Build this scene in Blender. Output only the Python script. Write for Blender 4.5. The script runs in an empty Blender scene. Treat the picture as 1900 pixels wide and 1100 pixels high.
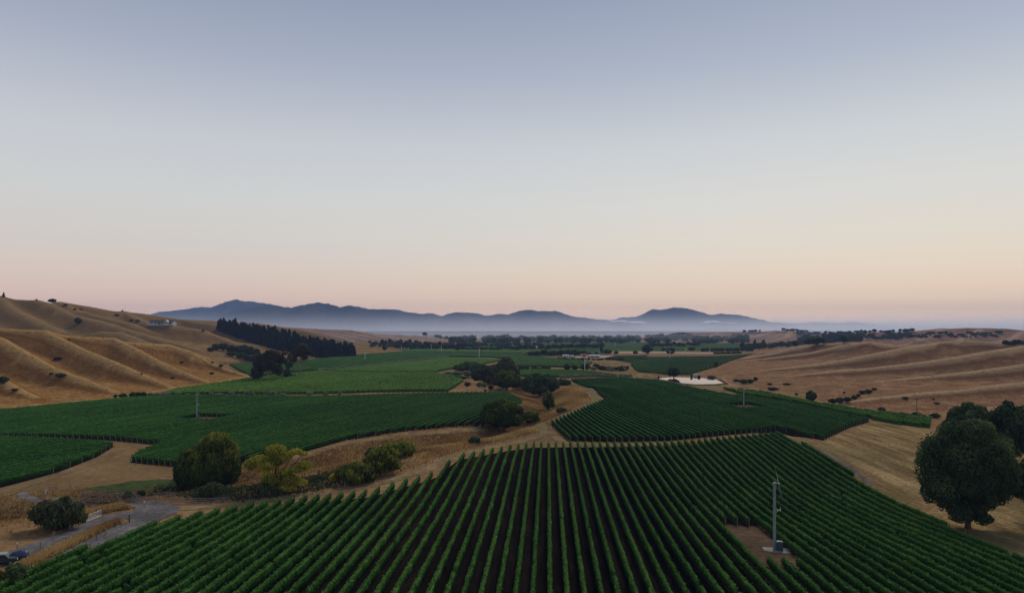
import bpy, bmesh, math, random
import numpy as np

# ------------------------------------------------------------------ basics
F, HZ, H = 1300.0, 610.0, 38.0          # focal length in photo pixels, eye-level row of the photo, camera height
SC = bpy.context.scene
COL = SC.collection
R = math.radians


def rs(seed):
    return np.random.default_rng(seed)


def pw(px, py, z=0.0):
    y = F * (H - z) / (py - HZ)
    return ((px - 950.0) * y / F, y)


def p3(px, py, y):
    return ((px - 950.0) * y / F, y, H - (py - HZ) * y / F)


def seg_dist(x, y, pts):
    best = np.full(np.shape(x), 1e9)
    for a, b in zip(pts[:-1], pts[1:]):
        dx, dy = b[0] - a[0], b[1] - a[1]
        t = np.clip(((x - a[0]) * dx + (y - a[1]) * dy) / (dx * dx + dy * dy + 1e-9), 0, 1)
        best = np.minimum(best, np.hypot(x - a[0] - t * dx, y - a[1] - t * dy))
    return best


def inside(x, y, poly):
    x = np.asarray(x, float); y = np.asarray(y, float)
    r = np.zeros(x.shape, bool)
    n = len(poly)
    for i in range(n):
        x1, y1 = poly[i]; x2, y2 = poly[(i + 1) % n]
        c = ((y1 > y) != (y2 > y))
        with np.errstate(divide='ignore', invalid='ignore'):
            xi = (x2 - x1) * (y - y1) / ((y2 - y1) if y2 != y1 else 1e-9) + x1
        r ^= (c & (x < xi))
    return r


CREEK = [pw(a, b, -1.5) for a, b in [(-140, 975), (20, 965), (110, 955), (240, 925), (383, 908), (510, 890), (640, 868),
                                     (760, 838), (880, 812), (960, 788), (1012, 765), (1018, 745), (985, 725), (925, 715), (880, 705)]]


def G(x, y):
    x = np.asarray(x, float); y = np.asarray(y, float)
    z = -3.6 * np.exp(-((x - 86) ** 2 + (y - 165) ** 2) / (2 * 36.0 ** 2))
    z = z + 2.6 * np.exp(-((x + 26) ** 2 + (y - 190) ** 2) / (2 * 30.0 ** 2))
    z = z + 2.6 * np.exp(-((x - 38) ** 2 + (y - 415) ** 2) / (2 * 16.0 ** 2))
    z = z + 2.6 * np.exp(-((x + 86) ** 2 + (y - 98) ** 2) / (2 * 26.0 ** 2))
    d = seg_dist(x, y, CREEK)
    far = np.clip((y - 260) / 150, 0, 1)
    z = z - (3.2 + 1.4 * far) * np.exp(-(d / (8.0 + 3 * far)) ** 2)
    fade = np.clip((620 - y) / 150, 0, 1) * np.clip((420 - np.abs(x)) / 120, 0, 1)
    z = z + fade * (0.55 * np.sin(x / 31 + 1) * np.sin(y / 47) + 0.35 * np.sin(x / 17 - y / 29))
    w_ = np.exp(-(((x - 131) / 62) ** 2 + ((y - 505) / 62) ** 2))
    z = z * (1 - w_) - 0.25 * w_
    return z


def at(px, py):
    z = 0.0
    for _ in range(40):
        x, y = pw(px, py, z)
        z = 0.55 * z + 0.45 * float(G(x, y))
    return (x, y)


# ------------------------------------------------------------------ mesh helpers
class Geo:
    def __init__(self):
        self.v, self.q, self.t, self.qm, self.qt, self.tm, self.tt, self.n = [], [], [], [], [], [], [], 0

    def add(self, v, q=None, t=None, mat=0, tint=0.5):
        v = np.asarray(v, float).reshape(-1, 3)
        if q is not None and len(q):
            q = np.asarray(q, int).reshape(-1, 4)
            self.q.append(q + self.n); self.qm.append(np.full(len(q), mat)); self.qt.append(np.broadcast_to(tint, (len(q),)).astype(float))
        if t is not None and len(t):
            t = np.asarray(t, int).reshape(-1, 3)
            self.t.append(t + self.n); self.tm.append(np.full(len(t), mat)); self.tt.append(np.full(len(t), 0.5))
        self.v.append(v); self.n += len(v)
        return self

    def mesh(self, name, mats, smooth=False, origin=None):
        v = np.concatenate(self.v)
        if origin is not None:
            v = v - np.asarray(origin, float)
        q = np.concatenate(self.q) if self.q else np.zeros((0, 4), int)
        t = np.concatenate(self.t) if self.t else np.zeros((0, 3), int)
        me = bpy.data.meshes.new(name)
        me.vertices.add(len(v)); me.vertices.foreach_set('co', v.astype(np.float32).ravel())
        nl = q.size + t.size; nf = len(q) + len(t)
        me.loops.add(nl); me.loops.foreach_set('vertex_index', np.concatenate([q.ravel(), t.ravel()]).astype(np.int32))
        me.polygons.add(nf)
        ls = np.concatenate([np.arange(len(q)) * 4, q.size + np.arange(len(t)) * 3]).astype(np.int32)
        me.polygons.foreach_set('loop_start', ls)
        mi = np.concatenate(self.qm + self.tm).astype(np.int32)
        me.polygons.foreach_set('material_index', mi)
        me.polygons.foreach_set('use_smooth', np.full(nf, smooth))
        at_ = me.attributes.new('tint', 'FLOAT', 'FACE')
        at_.data.foreach_set('value', np.concatenate(self.qt + self.tt).astype(np.float32))
        for m in mats:
            me.materials.append(m)
        me.update(calc_edges=True)
        return me


def link(name, me, parent=None, loc=(0, 0, 0)):
    o = bpy.data.objects.new(name, me)
    COL.objects.link(o)
    o.location = loc
    if parent is not None:
        o.parent = parent
    return o


def tag(o, label=None, cat=None, group=None, kind=None):
    if label: o['label'] = label
    if cat: o['category'] = cat
    if group: o['group'] = group
    if kind: o['kind'] = kind
    return o


def empty(name, loc, rz=0.0):
    o = bpy.data.objects.new(name, None)
    o.empty_display_size = 0.3
    COL.objects.link(o); o.location = loc; o.rotation_euler = (0, 0, rz)
    return o


def dup(o, loc=None, parent=None):
    c = o.copy(); COL.objects.link(c)
    if parent is not None: c.parent = parent
    if loc is not None: c.location = loc
    for ch in list(o.children):
        dup(ch, None, c)
    return c


def tube(g, pts, rad, n=7, mat=0, cap=True):
    pts = [np.asarray(p, float) for p in pts]
    if np.isscalar(rad): rad = [rad] * len(pts)
    vs = []
    for i, p in enumerate(pts):
        d = pts[min(i + 1, len(pts) - 1)] - pts[max(i - 1, 0)]
        d = d / (np.linalg.norm(d) + 1e-9)
        a = np.cross(d, [0, 0, 1.0]) if abs(d[2]) < 0.95 else np.cross(d, [1.0, 0, 0])
        a /= np.linalg.norm(a); b = np.cross(d, a)
        for k in range(n):
            w = 2 * math.pi * k / n
            vs.append(p + rad[i] * (math.cos(w) * a + math.sin(w) * b))
    q = []
    for i in range(len(pts) - 1):
        for k in range(n):
            k2 = (k + 1) % n
            q.append((i * n + k, i * n + k2, (i + 1) * n + k2, (i + 1) * n + k))
    t = []
    if cap:
        vs += [pts[0], pts[-1]]; c0, c1 = len(vs) - 2, len(vs) - 1; o = (len(pts) - 1) * n
        for k in range(n):
            k2 = (k + 1) % n
            t.append((c0, k2, k)); t.append((c1, o + k, o + k2))
    g.add(vs, q, t, mat)


def box(g, c, s, mat=0, rz=0.0, taper=1.0):
    x, y, z = s[0] / 2, s[1] / 2, s[2] / 2
    v = []
    for sz in (-1, 1):
        k = taper if sz > 0 else 1.0
        for sx, sy in ((-1, -1), (1, -1), (1, 1), (-1, 1)):
            a, b = sx * x * k, sy * y * k
            v.append((c[0] + a * math.cos(rz) - b * math.sin(rz), c[1] + a * math.sin(rz) + b * math.cos(rz), c[2] + sz * z))
    g.add(v, [(3, 2, 1, 0), (4, 5, 6, 7), (0, 1, 5, 4), (1, 2, 6, 5), (2, 3, 7, 6), (3, 0, 4, 7)], mat=mat)


# ------------------------------------------------------------------ materials
def srgb(*c):
    return tuple((v / 255 / 12.92) if v / 255 < 0.04045 else ((v / 255 + 0.055) / 1.055) ** 2.4 for v in c)


class NT:
    def __init__(self, name, rough=0.9, spec=0.15):
        self.m = bpy.data.materials.new(name); self.m.use_nodes = True
        self.n = self.m.node_tree.nodes; self.l = self.m.node_tree.links
        self.b = self.n['Principled BSDF']
        self.b.inputs['Roughness'].default_value = rough
        self.b.inputs['Specular IOR Level'].default_value = spec

    def node(self, t, **kw):
        x = self.n.new(t)
        for k, v in kw.items():
            if hasattr(x, k): setattr(x, k, v)
            else: x.inputs[k].default_value = v
        return x

    def pos(self, scale=(1, 1, 1), rot=0.0):
        g = self.n.new('ShaderNodeNewGeometry')
        mp = self.n.new('ShaderNodeMapping')
        mp.inputs['Scale'].default_value = scale
        mp.inputs['Rotation'].default_value = (0, 0, rot)
        self.l.new(g.outputs['Position'], mp.inputs['Vector'])
        return mp.outputs['Vector']

    def noise(self, scale, detail=4, rough=0.55, vec=None, dist=0.0):
        x = self.n.new('ShaderNodeTexNoise')
        x.inputs['Scale'].default_value = scale; x.inputs['Detail'].default_value = detail
        x.inputs['Roughness'].default_value = rough; x.inputs['Distortion'].default_value = dist
        self.l.new(vec if vec is not None else self.pos(), x.inputs['Vector'])
        return x.outputs['Fac']

    def ramp(self, fac, stops):
        x = self.n.new('ShaderNodeValToRGB')
        e = x.color_ramp.elements
        while len(e) < len(stops): e.new(0.5)
        for i, (p, c) in enumerate(stops):
            e[i].position = p
        for i, (p, c) in enumerate(stops):
            e[i].color = (c[0], c[1], c[2], 1)
        self.l.new(fac, x.inputs['Fac'])
        return x.outputs['Color']

    def mix(self, fac, a, b, mode='MIX'):
        x = self.n.new('ShaderNodeMix'); x.data_type = 'RGBA'; x.blend_type = mode
        if hasattr(fac, 'is_linked') or hasattr(fac, 'links'): self.l.new(fac, x.inputs[0])
        else: x.inputs[0].default_value = fac
        for s, k in ((a, 6), (b, 7)):
            if isinstance(s, tuple): x.inputs[k].default_value = (s[0], s[1], s[2], 1)
            else: self.l.new(s, x.inputs[k])
        return x.outputs[2]

    def math(self, op, a, b=0.0):
        x = self.n.new('ShaderNodeMath'); x.operation = op
        for s, k in ((a, 0), (b, 1)):
            if isinstance(s, (int, float)): x.inputs[k].default_value = s
            else: self.l.new(s, x.inputs[k])
        return x.outputs[0]

    def attr(self, name):
        x = self.n.new('ShaderNodeAttribute'); x.attribute_name = name
        return x.outputs['Fac']

    def color(self, c):
        if isinstance(c, tuple): self.b.inputs['Base Color'].default_value = (c[0], c[1], c[2], 1)
        else: self.l.new(c, self.b.inputs['Base Color'])
        return self

    def bump(self, h, dist, strength=1.0):
        x = self.n.new('ShaderNodeBump'); x.inputs['Distance'].default_value = dist; x.inputs['Strength'].default_value = strength
        self.l.new(h, x.inputs['Height']); self.l.new(x.outputs['Normal'], self.b.inputs['Normal'])
        return self


def mat_hill(name, dark, mid, pale, green, gfac, crest=0.6, fine=0.9):
    m = NT(name, 1.0, 0.0)
    big = m.noise(0.012, 3, 0.5)
    med = m.noise(0.09, 5, 0.65)
    fin = m.noise(fine, 6, 0.85)
    s = m.math('ADD', m.math('MULTIPLY', med, 0.42), m.math('MULTIPLY', fin, 0.58))
    c = m.ramp(s, [(0.36, dark), (0.50, mid), (0.63, pale)])
    gm = m.ramp(m.math('ADD', m.math('MULTIPLY', big, 0.75), m.math('MULTIPLY', med, 0.25)), [(0.44, (0, 0, 0)), (0.62, (gfac, gfac, gfac))])
    c = m.mix(gm, c, green)
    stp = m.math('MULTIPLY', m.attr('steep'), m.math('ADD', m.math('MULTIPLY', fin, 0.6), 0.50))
    c = m.mix(stp, c, dark)  # shade of the steeper faces painted into the grass colour
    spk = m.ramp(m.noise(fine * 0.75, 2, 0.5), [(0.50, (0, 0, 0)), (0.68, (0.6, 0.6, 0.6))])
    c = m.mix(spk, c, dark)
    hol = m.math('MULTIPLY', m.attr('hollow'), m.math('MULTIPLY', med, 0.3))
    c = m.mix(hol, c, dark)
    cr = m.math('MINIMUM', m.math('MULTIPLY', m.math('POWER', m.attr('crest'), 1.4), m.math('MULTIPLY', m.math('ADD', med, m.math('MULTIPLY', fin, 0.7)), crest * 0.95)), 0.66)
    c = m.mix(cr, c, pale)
    spk2 = m.ramp(m.noise(fine * 0.9, 3, 0.6), [(0.48, (0, 0, 0)), (0.64, (0.45, 0.45, 0.45))])
    c = m.mix(spk2, c, mid)
    spk3 = m.ramp(m.noise(fine * 0.6, 2, 0.5, m.pos((1.3, 1, 1))), [(0.54, (0, 0, 0)), (0.66, (0.5, 0.5, 0.5))])
    c = m.mix(spk3, c, dark)
    m.color(c).bump(m.math('ADD', m.math('MULTIPLY', fin, 0.9), m.math('MULTIPLY', med, 1.6)), 1.1, 0.8)
    return m.m


def mat_leaf(name, stops, rough=0.8, objvar=0.12, spec=0.03, trans=0.32):
    m = NT(name, rough, spec)
    oi = m.n.new('ShaderNodeObjectInfo')
    t = m.math('ADD', m.attr('tint'), m.math('MULTIPLY', m.math('SUBTRACT', oi.outputs['Random'], 0.5), objvar * 2))
    c = m.ramp(t, stops)
    m.color(c)
    if trans:   # light passing through the leaves
        tr = m.n.new('ShaderNodeBsdfTranslucent'); m.l.new(m.mix(1.0, c, (1.25, 1.2, 0.75), 'MULTIPLY'), tr.inputs['Color'])
        mx_ = m.n.new('ShaderNodeMixShader'); mx_.inputs[0].default_value = trans
        o_ = m.n['Material Output']
        m.l.new(m.b.outputs[0], mx_.inputs[1]); m.l.new(tr.outputs[0], mx_.inputs[2]); m.l.new(mx_.outputs[0], o_.inputs['Surface'])
    return m.m


def mat_noise(name, stops, scale, detail=5, rough=0.95, bump=0.0, stretch=(1, 1, 1), rot=0.0, nr=0.65, spec=0.0):
    m = NT(name, rough, spec)
    v = m.pos(stretch, rot)
    f = m.noise(scale, detail, nr, v)
    f2 = m.noise(scale * 0.12, 3, 0.5, v)
    s = m.math('ADD', m.math('MULTIPLY', f, 0.6), m.math('MULTIPLY', f2, 0.4))
    m.color(m.ramp(s, stops))
    if bump: m.bump(f, bump, 0.8)
    return m.m


M = {}
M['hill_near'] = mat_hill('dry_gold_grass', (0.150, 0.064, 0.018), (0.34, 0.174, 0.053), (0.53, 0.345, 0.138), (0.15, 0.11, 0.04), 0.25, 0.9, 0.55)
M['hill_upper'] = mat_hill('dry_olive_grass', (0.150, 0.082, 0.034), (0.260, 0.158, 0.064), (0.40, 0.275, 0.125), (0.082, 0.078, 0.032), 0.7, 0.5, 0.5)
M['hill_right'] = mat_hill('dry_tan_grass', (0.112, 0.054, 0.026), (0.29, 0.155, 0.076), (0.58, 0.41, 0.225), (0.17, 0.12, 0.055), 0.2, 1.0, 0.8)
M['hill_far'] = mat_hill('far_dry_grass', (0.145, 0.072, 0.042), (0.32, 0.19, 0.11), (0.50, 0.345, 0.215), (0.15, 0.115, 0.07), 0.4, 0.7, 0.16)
M['mountain'] = mat_noise('mountain_forest', [(0.38, (0.014, 0.024, 0.026)), (0.56, (0.045, 0.052, 0.046)), (0.68, (0.085, 0.075, 0.055))], 0.010, 6, bump=30)
M['ground'] = None
g = NT('dry_valley_grass', 1.0, 0.0)
a_ = g.noise(0.05, 4, 0.6); b_ = g.noise(0.7, 5, 0.75); c_ = g.noise(0.006, 3, 0.5)
s_ = g.math('ADD', g.math('MULTIPLY', a_, 0.45), g.math('MULTIPLY', b_, 0.55))
cc = g.ramp(s_, [(0.32, (0.13, 0.072, 0.032)), (0.5, (0.25, 0.150, 0.068)), (0.68, (0.40, 0.27, 0.135))])
cc = g.mix(g.ramp(c_, [(0.48, (0, 0, 0)), (0.62, (0.6, 0.6, 0.6))]), cc, (0.10, 0.095, 0.04))
g.color(cc).bump(b_, 0.25, 0.7)
M['ground'] = g.m
M['floor'] = mat_noise('vineyard_soil', [(0.36, (0.007, 0.006, 0.006)), (0.52, (0.014, 0.0105, 0.010)), (0.68, (0.036, 0.024, 0.018))], 0.9, 5, bump=0.15, stretch=(1, 0.12, 1), rot=0.05)
M['floor_green'] = mat_noise('vineyard_sward', [(0.36, (0.018, 0.030, 0.010)), (0.6, (0.035, 0.055, 0.018))], 0.5)
M['pasture'] = mat_noise('far_pasture', [(0.35, (0.030, 0.062, 0.018)), (0.5, (0.055, 0.095, 0.027)), (0.68, (0.11, 0.12, 0.045))], 0.012, 4)
M['green_grass'] = mat_noise('green_grass', [(0.35, (0.035, 0.060, 0.018)), (0.62, (0.085, 0.105, 0.035))], 0.5, 5, bump=0.1)
M['gravel'] = mat_noise('gravel', [(0.37, (0.070, 0.062, 0.060)), (0.5, (0.135, 0.122, 0.118)), (0.63, (0.23, 0.21, 0.20))], 0.8, 6, bump=0.08, nr=0.8)
M['track'] = mat_noise('mown_track', [(0.37, (0.13, 0.088, 0.042)), (0.52, (0.225, 0.16, 0.08)), (0.66, (0.36, 0.265, 0.14))], 0.8, 5)
M['track_green'] = mat_noise('mown_green_track', [(0.35, (0.135, 0.118, 0.055)), (0.55, (0.20, 0.17, 0.08)), (0.7, (0.31, 0.25, 0.13))], 0.8, 5)
pd = NT('mown_paddock', 1.0, 0.0)
v1 = pd.pos((1, 0.10, 1), R(-28)); n1 = pd.noise(0.30, 5, 0.6, v1, 0.6); n2 = pd.noise(0.035, 4, 0.6); n3 = pd.noise(1.1, 4, 0.75)
s_ = pd.math('ADD', pd.math('MULTIPLY', n1, 0.5), pd.math('MULTIPLY', n3, 0.5))
cc = pd.ramp(s_, [(0.38, (0.095, 0.060, 0.027)), (0.5, (0.225, 0.150, 0.066)), (0.62, (0.44, 0.315, 0.145))])
cc = pd.mix(pd.ramp(n2, [(0.46, (0, 0, 0)), (0.60, (0.55, 0.55, 0.55))]), cc, (0.130, 0.105, 0.044))
pd.color(cc).bump(n3, 0.12, 0.6)
M['paddock'] = pd.m
M['bare_patch'] = mat_noise('bare_earth', [(0.36, (0.050, 0.040, 0.022)), (0.52, (0.115, 0.075, 0.044)), (0.68, (0.20, 0.135, 0.082))], 0.9, 6, nr=0.75, bump=0.1)
M['yard'] = mat_noise('pale_yard', [(0.3, (0.32, 0.24, 0.17)), (0.7, (0.48, 0.38, 0.29))], 0.05)
M['straw'] = mat_leaf('straw_grass', [(0.0, (0.14, 0.078, 0.036)), (0.5, (0.34, 0.212, 0.098)), (1.0, (0.60, 0.44, 0.22))])
M['vine'] = mat_leaf('vine_leaf', [(0.0, (0.010, 0.034, 0.010)), (0.45, (0.028, 0.090, 0.018)), (0.75, (0.056, 0.148, 0.025)), (1.0, (0.11, 0.215, 0.040))], 0.8, 0.06, 0.02, 0.15)
M['vine_far'] = mat_leaf('vine_leaf_distant', [(0.0, (0.010, 0.032, 0.009)), (0.45, (0.028, 0.084, 0.015)), (0.75, (0.060, 0.145, 0.021)), (1.0, (0.115, 0.21, 0.035))], 0.8, 0.0, 0.02, 0.12)
M['dark_leaf'] = mat_leaf('dark_leaf', [(0.0, (0.0174, 0.0348, 0.0203)), (0.5, (0.0406, 0.0725, 0.0348)), (1.0, (0.1232, 0.1812, 0.0798))])
M['olive_leaf'] = mat_leaf('olive_leaf', [(0.0, (0.0210, 0.0390, 0.0150)), (0.5, (0.0540, 0.0780, 0.0270)), (0.8, (0.1275, 0.1470, 0.0375)), (1.0, (0.2250, 0.2325, 0.0525))])
M['willow_leaf'] = mat_leaf('willow_leaf', [(0.0, (0.0196, 0.0378, 0.0154)), (0.45, (0.0448, 0.0700, 0.0224)), (0.72, (0.1260, 0.1540, 0.0308)), (1.0, (0.2660, 0.2730, 0.0490))])
M['yellow_leaf'] = mat_leaf('yellow_leaf', [(0.0, (0.1035, 0.1207, 0.0230)), (0.5, (0.2990, 0.2932, 0.0460)), (1.0, (0.5175, 0.4600, 0.0690))])
M['grey_leaf'] = mat_leaf('grey_green_leaf', [(0.0, (0.09, 0.115, 0.08)), (0.5, (0.20, 0.235, 0.165)), (1.0, (0.34, 0.38, 0.28))])
M['bush_leaf'] = mat_leaf('bush_leaf', [(0.0, (0.0252, 0.0364, 0.0224)), (0.5, (0.0532, 0.0672, 0.0364)), (1.0, (0.1050, 0.1190, 0.0588))])
M['pine_leaf'] = mat_leaf('pine_needle', [(0.0, (0.007, 0.016, 0.014)), (0.5, (0.014, 0.026, 0.020)), (1.0, (0.032, 0.046, 0.032))])
M['euc_leaf'] = mat_leaf('gum_leaf', [(0.0, (0.028, 0.032, 0.022)), (0.5, (0.072, 0.074, 0.046)), (1.0, (0.17, 0.145, 0.085))])
M['bark'] = mat_noise('bark', [(0.35, (0.045, 0.035, 0.028)), (0.65, (0.12, 0.095, 0.075))], 3.0, 5, bump=0.03, stretch=(1, 1, 0.25))
M['pale_bark'] = mat_noise('pale_bark', [(0.35, (0.17, 0.14, 0.115)), (0.65, (0.36, 0.31, 0.26))], 2.0, 5, bump=0.03, stretch=(1, 1, 0.25))
M['post'] = mat_noise('weathered_post', [(0.35, (0.13, 0.115, 0.095)), (0.65, (0.27, 0.24, 0.20))], 4.0, 4, stretch=(1, 1, 0.2))
M['rail'] = mat_noise('weathered_rail', [(0.35, (0.15, 0.14, 0.13)), (0.65, (0.30, 0.28, 0.26))], 4.0, 4)
M['steel'] = mat_noise('galvanised_steel', [(0.35, (0.15, 0.20, 0.20)), (0.65, (0.22, 0.28, 0.275))], 1.5, 3, rough=0.55, spec=0.4)
M['steel_dark'] = mat_noise('dark_steel', [(0.35, (0.045, 0.065, 0.07)), (0.65, (0.08, 0.105, 0.11))], 2.0, 3, rough=0.5, spec=0.4)
M['pale_steel'] = mat_noise('pale_paint', [(0.35, (0.60, 0.62, 0.61)), (0.65, (0.74, 0.76, 0.75))], 2.0, 3, rough=0.5, spec=0.4)
M['concrete'] = mat_noise('concrete', [(0.35, (0.20, 0.19, 0.18)), (0.65, (0.33, 0.31, 0.30))], 2.0, 5)
M['wall'] = mat_noise('white_wall', [(0.35, (0.36, 0.37, 0.39)), (0.65, (0.48, 0.49, 0.51))], 0.5, 3)
M['roof'] = mat_noise('dark_roof', [(0.35, (0.055, 0.055, 0.065)), (0.65, (0.09, 0.09, 0.10))], 0.6, 3, rough=0.6)
M['roof_pale'] = mat_noise('pale_roof', [(0.35, (0.50, 0.48, 0.46)), (0.65, (0.62, 0.60, 0.58))], 0.6, 3, rough=0.6)
M['roof_red'] = mat_noise('red_roof', [(0.35, (0.32, 0.09, 0.05)), (0.65, (0.42, 0.13, 0.08))], 0.6, 3, rough=0.6)
M['cloud'] = NT('cloud_white', 1.0, 0.0).color((0.95, 0.95, 0.97)).m
M['glass'] = NT('window_glass', 0.08, 0.5).color((0.02, 0.025, 0.03)).m
M['rubber'] = NT('rubber', 0.8, 0.2).color((0.02, 0.02, 0.02)).m
M['blue'] = mat_noise('blue_plastic', [(0.35, (0.024, 0.042, 0.095)), (0.65, (0.036, 0.058, 0.12))], 1.0, 3, rough=0.4, spec=0.4)
M['car_paint'] = NT('pale_green_paint', 0.35, 0.5).color((0.20, 0.28, 0.245)).m
M['car_dark'] = NT('dark_blue_paint', 0.4, 0.5).color((0.02, 0.03, 0.045)).m
M['lamp'] = NT('lamp_lens', 0.2, 0.5).color((0.8, 0.78, 0.72)).m
w = NT('pond_water', 0.015, 0.5); w.color((0.02, 0.03, 0.035))
w.bump(w.noise(0.25, 2, 0.5), 0.004, 0.1); w.b.inputs['IOR'].default_value = 1.33
M['water'] = w.m

# ------------------------------------------------------------------ hills
HILLS = []


def poly_sd(x, y, poly):
    d = seg_dist(x, y, list(poly) + [poly[0]])
    return np.where(inside(x, y, poly), d, -d)


class Hill:
    def __init__(self, ridges, foot, k, r, cap, s=1.0, noise=0.35, nl=22.0, seed=0, base=0.0, w=None, tail=0.1, st=(0.16, 0.30)):
        self.wd, self.tail = w, tail; self.st0, self.st1 = st
        self.R = [[p3(*p) if not (len(p) == 4) else p[:3] for p in rg] for rg in ridges]
        self.foot = foot; self.k, self.r, self.cap, self.s = k, r, cap, s
        self.noise, self.nl = noise, nl
        rr = rs(seed + 100)
        self.w = [(rr.uniform(0, 6.28), rr.uniform(0, 6.28), rr.uniform(0, math.pi)) for _ in range(9)]
        self.base = base

    def fbm(self, x, y):
        z = 0
        for i, (a, b, c) in enumerate(self.w):
            L = self.nl * (1.6 ** (-(i // 3))); A = 0.62 ** (i // 3)
            z = z + A * np.sin((x * math.cos(c) + y * math.sin(c)) / L * 6.283 + a + 1.3 * np.sin((y * math.cos(c) - x * math.sin(c)) / L * 2.3 + b))
        return z / 3

    def parts(self, x, y):
        tops, near = [], np.full(np.shape(x), 1e9)
        for rg in self.R:
            best = np.full(np.shape(x), -1e9)
            for a, b in zip(rg[:-1], rg[1:]):
                dx, dy = b[0] - a[0], b[1] - a[1]
                t = np.clip(((x - a[0]) * dx + (y - a[1]) * dy) / (dx * dx + dy * dy + 1e-9), 0, 1)
                d = np.hypot(x - a[0] - t * dx, y - a[1] - t * dy)
                dd = np.sqrt(d * d + self.r ** 2) - self.r
                dd = self.k * dd if self.wd is None else self.k * self.wd * (1 - np.exp(-dd / self.wd)) + self.tail * dd
                best = np.maximum(best, a[2] + t * (b[2] - a[2]) - dd)
                near = np.minimum(near, d)
            tops.append(best)
        T = np.stack(tops); m = T.max(0)
        h = m + self.s * np.log(np.exp((T - m) / self.s).sum(0))
        return h, near

    def z(self, x, y, full=False):
        x = np.asarray(x, float); y = np.asarray(y, float)
        h, near = self.parts(x, y)
        if self.foot is not None:
            d = poly_sd(x, y, self.foot)
            lo = self.base * np.clip(d, 0, 120)
            h = np.logaddexp(h / 1.2, lo / 1.2) * 1.2 if self.base else h
            h = h + self.noise * self.fbm(x, y) * np.clip(d / 15, 0, 1)
            capz = np.where(d > 0, self.cap * d, d * 1.5)
            e = 0.8
            h = -np.logaddexp(-h / e, -capz / e) * e
        else:
            h = h + self.noise * self.fbm(x, y)
        return (h, near) if full else h


def W(*pts):
    return [pw(p[1], p[2]) if p[0] == 'p' else (p[1], p[2]) for p in pts]


def P(*a):
    return [('p',) + t for t in a]


L1 = Hill([
    [(-320, 588, 465), (-150, 596, 480), (0, 609, 500), (84, 613, 505), (122, 622, 515), (211, 627, 530), (229, 634, 540), (313, 639, 565), (345, 648, 572), (377, 660, 576), (407, 678, 578)],
    [(84, 613, 505), (153, 647, 478), (211, 670, 462), (267, 695, 449), (318, 717, 440)],
    [(211, 627, 530), (254, 647, 512), (292, 668, 500), (331, 686, 490), (372, 702, 482)],
    [(313, 639, 565), (356, 653, 562), (387, 669, 560), (417, 683, 556), (466, 699, 549)],
    [(-60, 603, 490), (0, 626, 455), (50, 655, 430), (102, 683, 415), (150, 700, 405), (205, 722, 398)],
    [(-180, 596, 480), (-110, 640, 410), (-20, 690, 380), (60, 735, 362)],
    [(-320, 588, 465), (-260, 660, 370), (-190, 720, 345), (-60, 765, 330)],
], W(*P((-300, 815), (-100, 778), (0, 761), (100, 749), (215, 739), (330, 722), (400, 712), (466, 700)), ('w', -212, 575), ('w', -300, 640), ('w', -560, 640), ('w', -620, 300)),
    0.72, 3.0, 0.9, s=0.5, noise=0.16, nl=26, seed=1, base=0.10, w=28, tail=0.14)

L2 = Hill([
    [(-250, 520, 860), (-100, 535, 880), (0, 549, 900), (30, 556, 900), (68, 557, 900), (93, 563, 930), (110, 560, 950), (160, 568, 980), (210, 577, 1020), (228, 577.5, 1050), (275, 583, 1100), (330, 592, 1150), (405, 595, 1250), (480, 600, 1400)],
    [(68, 557, 900), (93, 563, 885), (114, 574, 870), (137, 585, 860), (178, 593, 842), (205, 600, 830), (233, 610, 818), (260, 617, 810), (305, 629, 800), (356, 645, 792), (407, 659, 786), (471, 671, 790)],
    [(150, 622, 760), (190, 615, 750), (221, 616, 735), (250, 626, 718), (285, 642, 700)],
    [(228, 577.5, 1050), (262, 592, 960), (285, 601, 915), (325, 604, 905), (350, 608, 905), (374, 611.5, 905), (411, 625, 900), (450, 641, 890), (500, 657, 875)],
    [(0, 549, 900), (25, 572, 840), (60, 590, 800), (95, 606, 760)],
    [(330, 592, 1150), (400, 601, 1120), (480, 619, 1100), (560, 637, 1080), (620, 651, 1060), (660, 659, 1040)],
    [(480, 600, 1480), (568, 613.5, 1450), (609, 624, 1420), (660, 637, 1395), (744, 645, 1340)],
    [(110, 560, 950), (150, 578, 900), (195, 588, 880), (245, 600, 870)],
], W(*P((413, 677), (475, 674), (535, 671), (596, 666), (657, 659), (744, 649)), ('w', -190, 1420), ('w', -260, 1700), ('w', -1400, 1800), ('w', -1400, 560), ('w', -470, 600), ('w', -345, 680)),
    0.52, 7.0, 0.6, s=1.0, noise=0.3, nl=50, seed=2, base=0.045, w=50, tail=0.14)

_r = random.Random(4)
_l4 = [[(420, 598, 2400), (520, 606, 2350), (591, 610, 2300), (650, 612, 2260), (698, 619, 2230), (787, 623, 2200), (835, 632, 2150)]]
for i in range(9):
    t = i / 8
    x0 = 560 + 240 * t; y0 = np.interp(x0, [560, 591, 650, 698, 787, 835], [608.5, 610, 612, 619, 623, 632])
    _l4.append([(x0, y0, 2280 - 80 * t), (x0 + 45, y0 + 7 + 2 * (1 - t), 2130 - 40 * t), (x0 + 95, min(634, y0 + 15 + 6 * (1 - t)), 2000)])
L4 = Hill(_l4, W(('w', -170, 2080), ('w', -300, 1900), ('w', -620, 1780), ('w', -1500, 1800), ('w', -1500, 3200), ('w', -120, 2700)), 0.50, 6, 0.6, s=1.0, noise=0.4, nl=70, seed=3, w=40, tail=0.14)

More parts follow.
